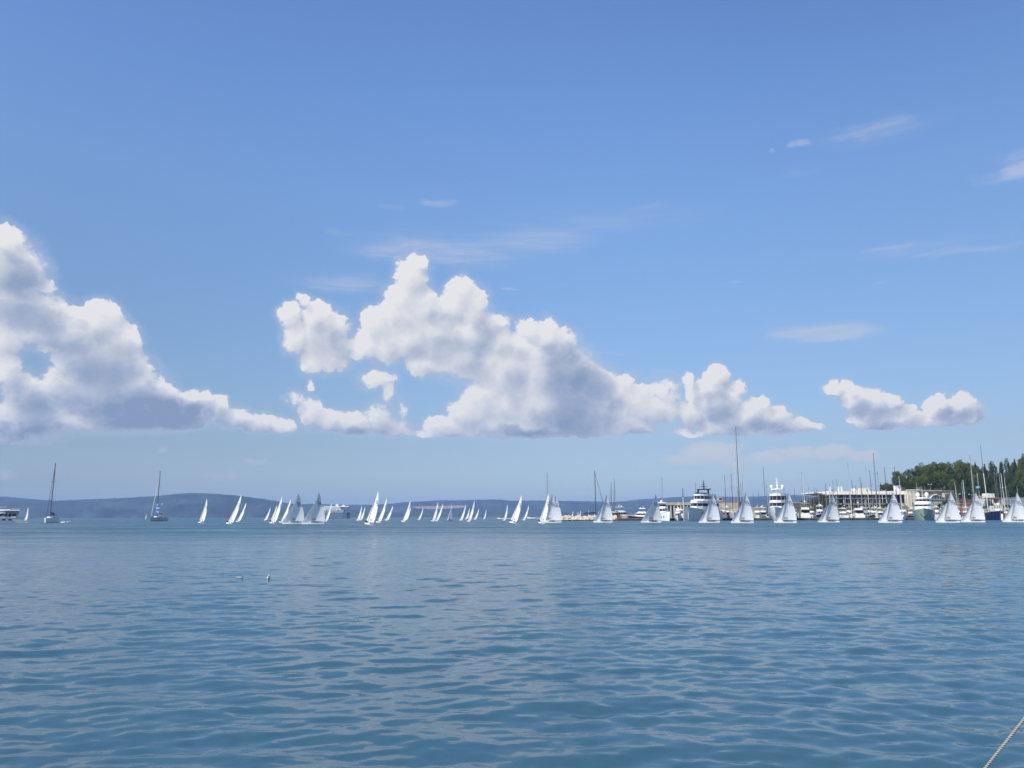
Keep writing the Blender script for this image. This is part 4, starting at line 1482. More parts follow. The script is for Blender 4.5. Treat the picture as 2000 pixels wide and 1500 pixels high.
# generic motor cruiser kinds, built once, copied with their parts
def build_cruiser_motor(kind):
    y = Yacht('x', 1000, 400, 0, 13, 4.3, 1.9, {'navy': NAVY, 'black': DARKH}.get(kind, WHITE), name='motor_cruiser', cat='motorboat', sheer=.3, flare=1.3)
    tc_ = {'green': COVN, 'navy': WHITE, 'tan': COVT}.get(kind, CREAMW)
    y.house(-4.5, 3.4, 1.75, 1.9, 3.6, 1.8, 2.6, 3.4, .4, m=WHITE if kind != 'tan' else CREAMW, overhang=.2, lip=.15)
    y.tier('flybridge', WHITE, -4.4, 1.0, 1.6, 3.75, 4.3, .7, .35)
    y.posts([(-3.9, -1.4), (-3.9, 1.4), (-.6, -1.4), (-.6, 1.4)], 4.2, 5.7, ALU, .05)
    y.tier('canopy', tc_, -4.4, .1, 1.75, 5.65, 5.85, .2, .3)
    y.mast(-2.8, 0, 5.8, 7.2, [(6.3, .6)], WHITE, .07)
    if kind in ('white', 'green', 'navy'):
        y.dome(-1.2, .5, 5.8, .3)
    for k in range(3):
        for sg in (-1, 1):
            MB().tube((-4 + k * 2.6, sg * 2.28, .35), (-4 + k * 2.6, sg * 2.28, 1.35), .17, .17, 6).build('fender', COVB if kind != 'black' else WHITE, y.root)
    y.tier('aft_panel', CREAMW, -6.1, -5.9, 1.7, 1.2, 2.4, 0, .1)
    y.tier('cockpit_shade', COVB, -6.0, -4.4, 1.6, 3.3, 3.45, 0, .1)
    dr = MB().box(-4.62, -4.52, -.5, .5, 1.95, 3.3)
    dr.build('door', GLASS, y.root)
    y.rail(1.0, .7)
    return y.root


MC_ = {}
MOT = [
    # kind, x, distance, heading, scale, phrase
    ('tan', 1201.5, 415, 40, 1.15, 'cream motorboat with a high flat canopy at the end of the rocks'),
    ('white', 1219, 418, 20, 1.25, 'white flybridge boat with a pale radar turret behind the brown barge'),
    ('navy', 1248, 414, 165, 1.1, 'motorboat with a white wheelhouse and oval window east of the barge'),
    ('white', 1324.5, 398, -92, 1.05, 'small white motorboat squeezed beside the bow of the silver yacht'),
    ('tan', 1329, 425, -80, 1.45, 'cream-canopied boat behind the bow of the silver yacht'),
    ('tan', 1412, 410, -95, 1.25, 'cream cabin boat with dark fenders west of the ketch'),
    ('white', 1422, 425, 80, 1.2, 'white boat half hidden behind the ketch bow'),
    ('tan', 1481, 408, -85, 1.15, 'cream open-bridge boat west of the two-domed yacht'),
    ('white', 1489, 425, 95, 1.2, 'white boat tucked behind the two-domed yacht'),
    ('black', 1552, 408, -90, 1.0, 'dark-hulled motorboat under the thin mast east of the two-domed yacht'),
    ('tan', 1573, 406, 92, 1.55, 'tall ivory sport cruiser moored stern out before the green bank'),
    ('navy', 1602.5, 406, -86, 1.3, 'dark-bowed boat with two little domes below the roof tip'),
    ('white', 1650, 406, -70, 1.05, 'small white boat with an open wheelhouse next to the palm'),
    ('tan', 1675, 406, 100, 1.45, 'ivory fishing cruiser with a tall bridge below the hall'),
    ('white', 1692, 412, 60, 1.1, 'white boat east of the ivory fishing cruiser'),
    ('black', 1708, 408, -100, 1.1, 'black-hulled boat under the tallest hall masts'),
    ('white', 1721, 410, 85, 1.05, 'white boat between the black-hulled boat and the palm'),
    ('navy', 1734, 408, -70, 1.0, 'navy-hulled boat at the foot of the lone palm'),
    ('green', 1765, 404, -88, 1.25, 'white boat with a green canvas roof below the kiosk'),
    ('black', 1779, 405, -95, 1.0, 'dark low boat hard against the green-hulled yacht'),
    ('white', 1830, 402, -80, 1.15, 'white boat with a rounded canopy east of the green-hulled yacht'),
    ('tan', 1841, 405, 75, .95, 'small cream boat behind the shaded sail near the sign board'),
    ('white', 1899, 400, -90, 1.0, 'white boat between the two shaded sails by the red shed'),
    ('white', 1954, 392, 82, 1.3, 'white hardtop boat in front of the cream villa'),
    ('black', 1968, 388, -80, .95, 'dark workboat by the palm in front of the grey block'),
    ('tan', 1981, 392, 100, 1.0, 'cream boat with a small mast at the last quay palm'),
    ('black', 1447, 418, 85, 1.0, 'dark boat in the shadow just east of the ketch hull'),
    ('white', 1462, 432, -92, 1.2, 'white boat showing between the ketch and the shaded sail beside it'),
    ('white', 1534, 430, 90, 1.25, 'white boat peeping out east of the two-domed yacht'),
    ('tan', 1586, 430, -85, 1.15, 'cream boat between the ivory sport cruiser and the dark-bowed one'),
    ('black', 1616, 414, -95, 1.05, 'dark boat just west of the sail under the chimneys'),
    ('white', 1638, 420, 70, 1.1, 'white boat behind the stern of the sail under the chimneys'),
    ('tan', 1660, 426, -88, 1.2, 'cream boat behind the little open-wheelhouse boat'),
    ('navy', 1685, 424, 92, 1.15, 'navy boat close astern of the ivory fishing cruiser'),
    ('tan', 1701, 428, -80, 1.2, 'cream boat behind the tallest hall masts'),
    ('white', 1714, 426, 88, 1.15, 'white boat in the second row before the middle of the hall'),
    ('black', 1742, 418, -88, 1.05, 'black boat hidden to the roof by the sail below the first pines'),
    ('white', 1851, 420, -90, 1.2, 'white boat under the taller palm'),
    ('tan', 1871, 415, 86, 1.1, 'cream boat in front of the red shed'),
    ('black', 1888, 412, -86, 1.1, 'dark boat beside the thick white mast'),
    ('white', 1917, 412, 90, 1.15, 'white boat at the foot of the lattice stair tower'),
    ('tan', 1995, 410, -88, 1.2, 'cream boat at the very edge by the last sail'),
]
for kind, px, Y, hd, s_, lab in MOT:
    if kind not in MC_:
        MC_[kind] = build_cruiser_motor(kind)
        r = MC_[kind]
        r['label'] = lab
        r['group'] = 'motorboats moored along the marina quay'
        r['category'] = 'motorboat'
    else:
        r = dup(MC_[kind], lab, 'motorboats moored along the marina quay')
    if Y >= 403:
        Y = max(Y, 405.5 + 5.9 * s_ * abs(math.sin(R(hd))))
    g_ = ground(px, Y)
    r.location = (g_.x, Y, 0)
    r.rotation_euler = (0, 0, R(hd + facing(px)))
    r.scale = (s_ * .82, s_ * .82, s_ * 1.0)

# the brown work barge
g_ = ground(1229, 396)
t = thing('work_barge', 'long low brown barge lying between the rocks and the side-on sail', 'barge', (g_.x, 396, 0), 0)
MB().rings([[(x, y_, z) for y_, z in ((-2, .0), (-2.3, 1.15), (2.3, 1.15), (2, 0))] for x in (-6.6, 6.8)]).build('hull', mat('rust_brown_paint', (.14, .09, .075), .8, 0, .3), t)
MB().box(-6.7, 6.9, -2.35, 2.35, 1.15, 1.3).build('deck', TEAK, t)
MB().box(-5.6, -3.6, -1, 1, 1.3, 2.3).ball((-1.4, -.8, 1.7), .5, .4, .45).build('deck_cargo', COVT, t)
MB().box(-6.4, -4.9, -1.6, -.6, 1.3, 2.9).build('red_locker', RED, t)

# the navy yacht with the tall mast at the east end
y = Yacht('navy-hulled sailing yacht with the tallest mast of the east end', 1940, 376, -70, 16, 5.6, 3.7, NAVY, sheer=.16, flare=1.1, name='sailing_yacht', cat='sailing yacht')
y.tier('deck', WHITE, -7.5, 5, 2.4, 3.7, 3.95, 2, .5)
y.house(-5, 2, 1.8, 3.95, 4.9, 1.2, 4.1, 4.6, .5)
g2 = y.root.location
Hm = zat(1929, 868, 374)
mxl = Matrix.Rotation(R(70 - facing(1940)), 3, 'Z') @ Vector((at(1929, 940, 374).x - g2.x, 0, 0))
mo = MB().tube((mxl.x, mxl.y, 3.8), (mxl.x - .3, mxl.y - .2, Hm * .62), .2, .16, 8).build('mast', WSPAR, y.root)
MB().tube((mxl.x - .3, mxl.y - .2, Hm * .62), (mxl.x - .45, mxl.y - .3, Hm), .16, .09, 8).build('mast_top', GSPAR, mo)
MB().tube((mxl.x, mxl.y, 5.6), (mxl.x - 8, mxl.y - .5, 5.9), .16, .12, 6).build('boom', GSPAR, y.root)
MB().rings([[(x, mxl.y + a * s_, 5.75 + b * s_) for a, b in ((-.4, 0), (-.3, .7), (0, 1.1), (.3, .7), (.4, 0))] for x, s_ in ((mxl.x, 1.5), (mxl.x - 4, 1), (mxl.x - 8, .6))]).build('sail_cover', DARKH, y.root)
MB().box(-7.5, -4.5, -1.9, 1.9, 6.2, 6.4).build('bimini', WHITE, y.root)
y.posts([(-7.3, -1.7), (-7.3, 1.7), (-4.7, -1.7), (-4.7, 1.7)], 3.8, 6.2, ALU)
y.rail(-7, .8)

# ------------------------------------------------------------------ ferry
YF = 1700
g_ = ground(658, YF)
t = thing('ferry', 'distant grey car ferry with a long white top deck passing the bay', 'ferry', (g_.x, YF, 0), 0)
k = YF / 1520.0


def fz(y_):
    return zat(658, y_, YF)


HF = mat('ferry_grey_paint', (.13, .18, .27), .5, 0, .1)
MB().rings([[(x * k, y_ * b, z) for y_, z in ((0, -.4), (7, .3), (8, fz(1001)), (-8, fz(1001)), (-7, .3))] for x, b in ((-26, .85), (-18, 1), (12, 1), (20, .7), (25, .1))]).build('hull', HF, t)
MB().box(-26 * k, 14 * k, -6.6, 6.6, fz(1001), fz(996)).build('car_deck', mat('ferry_pale_panel', (.30, .31, .33), .6, 0, .2, .3), t)
sp_ = MB().box(-25 * k, 8 * k, -6, 6, fz(996), fz(990.5)).build('superstructure', WHITE, t)
for q in range(14):
    MB().box((-23 + q * 2.1) * k, (-21.9 + q * 2.1) * k, -6.1, -5.95, fz(995), fz(993)).build('window', GLASS, sp_)
MB().box(-26.5 * k, 24 * k, -6.8, 6.8, fz(990.5), fz(988.5)).build('top_deck', WHITE, t)
MB().box(6 * k, 24.5 * k, -6.9, 6.9, fz(991.8), fz(990.4)).build('painted_deck_shadow', DARKH, t)  # solid black box stands in for the shade under the top deck overhang
MB().tube((13 * k, -5.9, fz(996)), (18 * k, -6, fz(990.5)), .6, .5, 5).tube((20 * k, -5.9, fz(1001)), (22 * k, -6, fz(990.5)), .4, .4, 5).build('strut', HF, t)
for x0 in (-21, 1.5):
    MB().ball((x0 * k, -7, fz(996.5)), 2.0, 1.3, 1.6).build('lifeboat', mat('lifeboat_cream', (.72, .66, .52), .5, 0, .05), t)
MB().tube((-13 * k, 0, fz(989)), (-13 * k, 0, fz(978)), .45, .2, 5).tube((5 * k, 0, fz(989)), (5 * k, 0, fz(981)), .35, .2, 5).build('mast', ALU, t)
MB().box(-3 * k, 2 * k, -2.5, 2.5, fz(988.5), fz(985)).box(10 * k, 15 * k, -2, 2, fz(988.5), fz(986.5)).build('funnel', WHITE, t)

# two little motorboats far out
for px, Yb, sc_, lab in ((978, 900, 1.4, 'tiny white speedboat far out ahead of the three sails by the breakwater'), (1038, 1100, 2.2, 'low white motor launch throwing spray under the far hills')):
    g_ = ground(px, Yb)
    t = thing('speedboat', lab, 'motorboat', (g_.x, Yb, 0), R(180))
    t.scale = (sc_,) * 3
    hull('hull', WHITE, t, 5.5, 1.9, .75, sheer=.2, flare=1.2)
    b = MB()
    tier(b, -1.2, 1.3, .7, .75, 1.25, .8, .4)
    b.build('windscreen', GLASS, t)
    MB().box(-3.1, -2.75, -.2, .2, .3, 1.1).build('outboard_motor', RUB, t)
    b = MB()
    for q in range(8):
        b.ball((-3.6 - q * .8, random.uniform(-.4, .4), .1), .5, .4, .28 - .02 * q, 6, 4, .2)
    b.build('wake_foam', mat('white_foam', (.8, .82, .84), .9, 0, 0), t)

# ------------------------------------------------------------------ rock breakwater, quay, land
rock = bpy.data.materials.new('limestone_boulder')
rock.use_nodes = True
Nr = NT(rock.node_tree)
rb = Nr.n['Principled BSDF']
gp = Nr.node('ShaderNodeNewGeometry').outputs['Position']
rz_ = Nr.sep(gp)[2]
nz = Nr.noise(gp, .8, 5, .6)[0]
wet = Nr.step(Nr.m('MULTIPLY_ADD', nz, 1.0, rz_), .75, 1.35)
rc = Nr.mix(nz, (.50, .42, .30, 1), (.66, .60, .48, 1))
Nr.put(rb.inputs['Base Color'], Nr.mix(wet, (.045, .038, .028, 1), rc))
rb.inputs['Roughness'].default_value = .9
b = MB()
rnd = random.Random(5)
for i in range(330):
    u = rnd.random()
    px = 1097 + 118 * u
    yo = rnd.uniform(-6.5, 5)
    Y = 404 + yo
    hmax = 2.65 * (1 - abs(yo + .5) / 7.2) * min(1, (px - 1092) / 8.0)
    z = max(.05, hmax - rnd.uniform(0, .5))
    r_ = rnd.uniform(.55, 1.15)
    b.ball((ground(px, Y).x, Y, z - .3), r_, r_ * rnd.uniform(.7, 1.1), r_ * rnd.uniform(.55, .8), 7, 5, .22, rnd)
core = []
for px in (1096, 1110, 1140, 1180, 1216):
    x = ground(px, 404).x
    hh_ = .3 if px < 1100 else 1.9
    core.append([(x, 397, -.5), (x, 402.5, hh_), (x, 405, hh_), (x, 410, -.5)])
b.rings(core)
o = b.build('rock_breakwater', rock)
tag(o, 'breakwater of heaped cream boulders, dark and wet at the waterline', kind='stuff')

QX0 = ground(1206, 402).x
QX1 = ground(2300, 402).x
concrete = mat('weathered_concrete', (.34, .32, .29), .9, 0, .25, .15)
stone = mat('dark_quay_stone', (.055, .052, .050), .9, 0, .4, .25)
MB().box(QX0, QX1, 401, 404, -1, 1.05).build('quay', stone)
q_ = bpy.data.objects['quay']
tag(q_, 'dark floating breakwater pontoon along the marina', kind='structure')
cp = MB().box(QX0 - .2, QX1, 400.8, 404.2, 1.05, 1.25).build('quay_coping', concrete)
tag(cp, 'pale deck of the pontoon', kind='structure')

earth = mat('dry_earth_and_scrub', (.10, .10, .06), .95, 0, .4, .08)


def terrain_z(px, Y):
    base = 1.8
    t = min(1, max(0, (px - 1545) / 55.0))
    h = 2.0 + 11.0 * t * t * (3 - 2 * t)
    if px > 1700:
        h = 13 + 6.5 * min(1, (px - 1700) / 50.0)
    if px > 1860:
        h -= 9.0 * min(1, (px - 1860) / 50.0)
    ramp = min(1, max(0, (Y - 500) / 45.0))
    back = max(0, Y - 580) * .10 * min(1, max(0, (px - 1715) / 90.0))
    return base + (h - base) * ramp + back


vs, fs = [], []
cols = [1290 + 12 * i for i in range(66)]
rows_ = [455, 480, 500, 510, 520, 530, 545, 560, 580, 610, 650, 700, 760, 830]
for Y in rows_:
    for px in cols:
        x = ground(px, Y).x
        z = terrain_z(px, Y) + (random.uniform(-.3, .3) if Y > 500 else 0)
        if Y == 455:
            z = -.8
        if Y == rows_[-1] or px == cols[0]:
            z = -.8
        vs.append((x, Y + (.0 if Y != 480 else -24.8), z))
n = len(cols)
for j in range(len(rows_) - 1):
    for i in range(n - 1):
        a = j * n + i
        fs.append((a, a + 1, a + n + 1, a + n))
o = MB().add(vs, fs).build('hill', earth, smooth=False)
tag(o, 'promontory of dry earth rising behind the marina', kind='structure')


# ------------------------------------------------------------------ buildings
CREAMB = mat('cream_render', (.66, .60, .48), .9, 0, .12, .3)
WHITEB = mat('white_render', (.74, .73, .69), .9, 0, .08, .3)
BEIGE = mat('beige_stone', (.42, .38, .30), .9, 0, .2, .4)
GREYB = mat('grey_panel', (.22, .24, .26), .8, 0, .2, .3)
GREYL = mat('light_grey_panel', (.36, .37, .37), .8, 0, .2, .3)
BRICKR = mat('red_brown_render', (.34, .13, .09), .9, 0, .2, .5)
GLZ = mat('shaded_glazing', (.035, .042, .052), .15, 0, .3, .2)
BROWNW = mat('brown_retaining_stone', (.15, .125, .10), .95, 0, .45, .22)
GRN = mat('louvre_grey', (.30, .30, .30), .7, 0, .2)


def span(px0, px1, Y):
    return ground(px0, Y).x, ground(px1, Y).x


def bld(name, label, cat, pxc, Y, z=0.0):
    return thing(name, label, cat, (ground(pxc, Y).x, Y, z))


def Zp(px, y, Y):
    return zat(px, y, Y)


# long colonnade behind the silver yacht
Y = 462
t = bld('colonnade_building', 'long low beige colonnade behind the flybridge yacht', 'building', 1325, Y)
x0, x1 = span(1296, 1352, Y)
x0 -= t.location.x
x1 -= t.location.x
zt, zb = Zp(1325, 981, Y), Zp(1325, 986.5, Y)
MB().box(x0, x1, 0, 9, zb, zt).build('roof', BEIGE, t)
MB().box(x0, x1, 6, 9, .5, zb).build('wall', GREYB, t)
for q in range(9):
    xx = x0 + .3 + (x1 - x0 - 1.1) * q / 8
    MB().box(xx, xx + .55, .3, .9, .5, zb).build('column', CREAMB, t)
# stone shed with a little tower
Y = 468
t = bld('stone_shed', 'beige stone shed with a small square lookout behind the ketch', 'building', 1430, Y)
x0, x1 = span(1404, 1462, Y)
xa, xb = span(1405, 1413.5, Y)
L_ = t.location.x
ro = MB().box(x0 - L_, x1 - L_, 0, 9, .5, Zp(1430, 980, Y)).build('wall', BEIGE, t)
MB().box(x0 - L_ - .2, x1 - L_ + .2, -.3, 9.3, Zp(1430, 980, Y), Zp(1430, 978.6, Y)).build('roof', GREYB, t)
tw = MB().box(xa - L_, xb - L_, .5, 4, Zp(1430, 978.6, Y), Zp(1430, 971, Y)).build('lookout', BEIGE, t)
MB().box(xa - L_ + .5, xb - L_ - .4, .44, .52, Zp(1430, 976, Y), Zp(1430, 973, Y)).build('window', GLASS, tw)
for q in range(5):
    MB().box(x0 - L_ + 2 + q * 3.2, x0 - L_ + 3 + q * 3.2, -.05, .05, 3.5, 5.2).build('window', GLASS, ro)
# low pale shed
Y = 455
t = bld('boat_shed', 'low pale flat-roofed shed west of the two-domed yacht', 'building', 1481, Y)
x0, x1 = span(1464, 1497, Y)
L_ = t.location.x
MB().box(x0 - L_, x1 - L_, 0, 6, .5, Zp(1481, 993, Y)).build('wall', BEIGE, t)
MB().box(x0 - L_ - .3, x1 - L_ + .3, -.4, 6.3, Zp(1481, 993, Y), Zp(1481, 991.6, Y)).build('roof', CREAMB, t)
MB().box(-2, 2, -.06, .04, 1.4, 4).build('door', GREYB, t)
# shed east of it
Y = 462
t = bld('boat_shed', 'brown shed between the two-domed yacht and the ivory sport cruiser', 'building', 1556, Y)
x0, x1 = span(1543, 1566, Y)
L_ = t.location.x
MB().box(x0 - L_, x1 - L_, 0, 7, .5, Zp(1556, 983, Y)).build('wall', BROWNW, t)
MB().box(x0 - L_ - .3, x1 - L_ + .3, -.4, 7.3, Zp(1556, 983, Y), Zp(1556, 981.6, Y)).build('roof', BEIGE, t)
MB().box(-1.5, 1.5, -.06, .04, 1.4, 4.2).build('door', GREYL, t)

# the white-roofed hall
Y = 520
t = bld('marina_hall', 'long modern hall with a white roof slab, glass front and slanting west end', 'building', 1700, Y)
L_ = t.location.x


def X(px, Yq=Y):
    return ground(px, Yq).x - L_


ztop, zlow = Zp(1700, 959.2, Y), Zp(1700, 966, Y)
rf = MB()
rf.box(X(1621), X(1794), 0, 30, zlow, ztop)
rf.build('roof', WHITEB, t)
MB().box(X(1634), X(1796), -1.2, 0, zlow - .1, zlow + .55).build('roof_lip', CREAMB, t)
sr = MB()
sr.rings([[(X(1594.5), y_, z) for y_, z in ((2, Zp(1600, 963.5, Y)), (24, Zp(1600, 963.5, Y)), (24, Zp(1600, 960.8, Y)), (2, Zp(1600, 960.8, Y)))],
          [(X(1621), y_, z) for y_, z in ((0, zlow - .2), (24, zlow - .2), (24, ztop - .6), (0, ztop - .6))]])
sr.build('slanting_roof', WHITEB, t)
MB().rings([[(X(1596), y_, z) for y_, z in ((-.6, Zp(1600, 963.8, Y)), (1.9, Zp(1600, 963.8, Y)), (1.9, Zp(1600, 961.5, Y)), (-.6, Zp(1600, 961.5, Y)))],
            [(X(1619.5), y_, z) for y_, z in ((-.6, zlow - .9), (-.05, zlow - .9), (-.05, zlow), (-.6, zlow))]]).build('eaves_beam', GREYB, t)
for k_, (pa, pb, yt) in enumerate(((1628, 1630.4, 950.3), (1644.8, 1647, 949.8), (1651, 1653, 949.8))):
    MB().box(X(pa), X(pb), 3, 4.2, ztop, Zp(pa, yt, Y)).build('chimney', WHITEB, t)
MB().box(X(1635), X(1639), 6, 9, ztop, Zp(1637, 955, Y)).build('roof_plant', GREYB, t)
for pa, pb, yt in ((1675.5, 1679, 953.5), (1686, 1689, 955.5), (1690, 1700, 952.8), (1703, 1706, 952)):
    MB().box(X(pa), X(pb), 3, 7, ztop, Zp(pa, yt, Y)).build('roof_pavilion', CREAMB if pa > 1680 else WHITEB, t)
fl = Zp(1700, 973, Y)
gz = MB().box(X(1612), X(1793), 7, 7.4, 3, zlow).build('glass_front', GLZ, t)
for q in range(46):
    px = 1614 + q * 3.9
    MB().box(X(px), X(px) + .22, 6.8, 6.97, 3, zlow - .02).build('mullion', GRN, gz)
MB().box(X(1612), X(1740), -.2, 6.8, fl - .35, fl + .15).build('gallery_floor', GREYB, t)
f2 = Zp(1700, 984, Y)
MB().box(X(1640), X(1770), 1.0, 6.7, f2 - .3, f2 + .25).build('terrace_floor', GREYL, t)
for q in range(13):
    px = 1622 + q * 14
    MB().box(X(px), X(px) + .6, .2, .8, 2, zlow - .01).build('column', GREYL, t)
for q, (pa, pb) in enumerate(((1664, 1672), (1690, 1699), (1722, 1731), (1745, 1752))):
    MB().box(X(pa), X(pb), 6.3, 6.7, f2 + .3, fl - .4).build('blind', mat('pale_blue_blind', (.30, .38, .48), .7, 0, .2), gz)
MB().box(X(1560), X(1800), 8, 14, .3, 4.0).build('basement_wall', BROWNW, t)
# end block under the kiosk
Y = 512
t = bld('stair_block', 'cream stair block joining the white roof to the retaining wall', 'building', 1787, Y)
L_ = t.location.x
MB().box(X(1781, Y), X(1795, Y), 0, 8, 2, Zp(1787, 960.5, Y)).build('wall', CREAMB, t)
MB().box(X(1780.5, Y), X(1795.5, Y), -.3, 8.3, Zp(1787, 960.5, Y), Zp(1787, 959.2, Y)).build('roof', CREAMB, t)
MB().box(X(1784, Y), X(1786, Y), -.06, .04, 8, 11).build('window', GLASS, t)
# retaining wall
Y = 530
t = bld('retaining_wall', 'tall brown stone retaining wall below the pines', 'wall', 1830, Y)
L_ = t.location.x
MB().box(X(1794, Y), X(1868, Y), 0, 2.2, 1, Zp(1830, 959.3, Y)).build('wall', BROWNW, t)
MB().box(X(1793.6, Y), X(1868.4, Y), -.25, 2.4, Zp(1830, 959.3, Y), Zp(1830, 958.3, Y)).build('coping', BEIGE, t)
for q in range(9):
    MB().box(X(1799 + q * 8, Y), X(1799.9 + q * 8, Y), -.35, -.0, 2, Zp(1830, 960, Y)).build('buttress', BROWNW, t)
# promenade wall / pale strip right of the kiosk
Y = 545
t = bld('promenade_parapet', 'pale parapet of the promenade under the big pines', 'wall', 1800, Y)
L_ = t.location.x
MB().box(X(1775, Y), X(1845, Y), 0, .6, 12, Zp(1800, 957.2, Y)).build('wall', BEIGE, t)
MB().box(X(1775, Y), X(1802, Y), -.2, .9, Zp(1800, 957.2, Y), Zp(1800, 956.0, Y)).build('coping', WHITEB, t)
# kiosk on the roof
Y = 518
t = bld('kiosk', 'small white cabin with a dark window on the end of the white roof', 'kiosk', 1765.5, Y, ztop + .01)
L_ = t.location.x
zk = Zp(1765, 948.2, Y) - ztop
MB().box(X(1761.5, Y), X(1769.7, Y), 4, 8, 0, zk - .2).build('wall', WHITEB, t)
MB().box(X(1761.2, Y), X(1770, Y), 3.7, 8.3, zk - .2, zk).build('roof', WHITEB, t)
MB().box(X(1765.6, Y), X(1768, Y), 3.92, 4.02, zk * .5, zk * .88).build('window', GLASS, t)
# grey block with curved roof edge
Y = 486
t = bld('grey_building', 'blue-grey flat building with a curved roof edge at the foot of the retaining wall', 'building', 1838, Y)
L_ = t.location.x
MB().box(X(1824, Y), X(1848, Y), 0, 10, 1, Zp(1836, 977, Y)).build('wall', GREYL, t)
MB().box(X(1823, Y), X(1847, Y), -.6, 10.2, Zp(1836, 977, Y), Zp(1836, 966.5, Y)).build('upper_storey', GREYB, t)
for q in range(4):
    MB().box(X(1828 + q * 5, Y), X(1831 + q * 5, Y), -.7, -.58, Zp(1836, 974, Y), Zp(1836, 969, Y)).build('window', GLZ, t)
MB().path([(X(1819, Y), -1, Zp(1820, 972.5, Y)), (X(1822, Y), -1, Zp(1820, 969.5, Y)), (X(1826, Y), -1, Zp(1826, 966.8, Y)), (X(1832, Y), -1, Zp(1832, 966, Y))], .35, 6).build('roof_edge', WHITEB, t)
MB().ball((X(1819, Y), -1, Zp(1820, 972.7, Y)), .6).build('edge_lamp', WHITEB, t)
# sign board
Y = 478
t = bld('sign_board', 'blank cream sign board on a long beam above the palms', 'sign', 1850, Y)
L_ = t.location.x
MB().box(X(1845, Y), X(1849.3, Y), 0, .3, Zp(1847, 971.3, Y), Zp(1847, 963.4, Y)).build('panel', CREAMB, t)
MB().box(X(1849.3, Y), X(1859, Y), .05, .25, Zp(1850, 964.2, Y), Zp(1850, 963.4, Y)).build('beam', CREAMB, t)
MB().tube((X(1849.2, Y), .15, 2), (X(1849.2, Y), .15, Zp(1850, 964, Y)), .12).build('post', GREYB, t)
# red shed
Y = 470
t = bld('red_shed', 'low red-brown shed behind the thick white mast', 'building', 1881, Y)
L_ = t.location.x
MB().box(X(1871, Y), X(1897, Y), 0, 7, 1.5, Zp(1881, 985.2, Y)).build('wall', BRICKR, t)
MB().box(X(1870.5, Y), X(1897.5, Y), -.4, 7.4, Zp(1881, 985.2, Y), Zp(1881, 982.4, Y)).build('roof', BRICKR, t)
MB().box(X(1873, Y), X(1895, Y), -.06, .04, Zp(1881, 992.5, Y), Zp(1881, 988.5, Y)).build('shutter', GREYB, t)
# cream villa
Y = 462
t = bld('villa', 'cream villa with arched windows and white attic blocks at the east end of the quay', 'building', 1944, Y)
L_ = t.location.x
zr = Zp(1944, 971.8, Y)
VW = MB().box(X(1926.5, Y), X(1961.5, Y), 0, 12, 1.5, zr - .7).build('wall', CREAMB, t)
MB().box(X(1926, Y), X(1962, Y), -.5, 12.4, zr - .7, zr).build('cornice', mat('brown_tile', (.26, .15, .10), .9, 0, .2), t)
for pa, pb, yt in ((1936.3, 1941, 963.3), (1942.3, 1951, 963.8)):
    MB().box(X(pa, Y), X(pb, Y), 2, 7, zr, Zp(pa, yt, Y)).build('attic', WHITEB, t)


def arch(px0, px1, y0, y1, m):
    xa, xb = X(px0, Y), X(px1, Y)
    za, zb_ = Zp(px0, y1, Y), Zp(px0, y0, Y)
    r_ = (xb - xa) / 2
    pts = [(xa, za), (xb, za)] + [(xa + r_ + r_ * math.cos(math.pi * k / 8), zb_ - r_ + r_ * math.sin(math.pi * k / 8)) for k in range(9)]
    b_ = MB()
    b_.rings([[(x, -.12, z) for x, z in pts], [(x, .05, z) for x, z in pts]])
    return b_


for px0, px1 in ((1928.5, 1930.3), (1932.6, 1935.4), (1938.2, 1940.4), (1955.8, 1958.8)):
    arch(px0, px1, 973.5, 988, GLZ).build('window', mat('amber_window', (.22, .16, .09), .4, 0, .2), VW)
cxv, czv = X(1948, Y), Zp(1948, 977, Y)
b = MB()
for k in range(18):
    a0_, a1_ = 2 * math.pi * k / 18, 2 * math.pi * (k + 1) / 18
    b.tube((cxv + 1.5 * math.cos(a0_), -.1, czv + 1.5 * math.sin(a0_)), (cxv + 1.5 * math.cos(a1_), -.1, czv + 1.5 * math.sin(a1_)), .13, .13, 4)
b.build('round_window_frame', mat('brown_frame', (.12, .08, .05), .7, 0, 0), VW)
MB().rings([[(cxv + 1.4 * math.cos(2 * math.pi * k / 14), yy, czv + 1.4 * math.sin(2 * math.pi * k / 14)) for k in range(14)] for yy in (-.05, .05)]).build('round_window', GLZ, VW)
for px in (1927.2, 1931.4, 1936.8, 1942.5, 1953.6, 1960.6):
    MB().box(X(px, Y) - .18, X(px, Y) + .18, -.25, -.0, 1.6, zr - .75).build('pilaster', WHITEB, t)
# white lattice stair tower beside the villa
t = bld('lattice_tower', 'white lattice stair tower standing against the cream villa', 'stair tower', 1922, 458)
L_ = t.location.x
Y = 458
lt = MB()
xa, xb = X(1919, Y), X(1925, Y)
for xx in (xa, (xa + xb) / 2, xb):
    for yy in (0, 1.8):
        lt.tube((xx, yy, 1.5), (xx, yy, Zp(1922, 968.5, Y)), .08, .08, 4)
z = 1.8
while z < Zp(1922, 968.5, Y):
    lt.tube((xa, 0, z), (xb, 0, z), .08, .08, 4).tube((xa, 1.8, z), (xb, 1.8, z), .08, .08, 4)
    z += .95
lt.build('lattice', WHITEB, t)
MB().box(xa - .6, X(1937, Y), -.2, 2, Zp(1922, 969.4, Y), Zp(1922, 968.4, Y)).build('canopy', CREAMB, t)
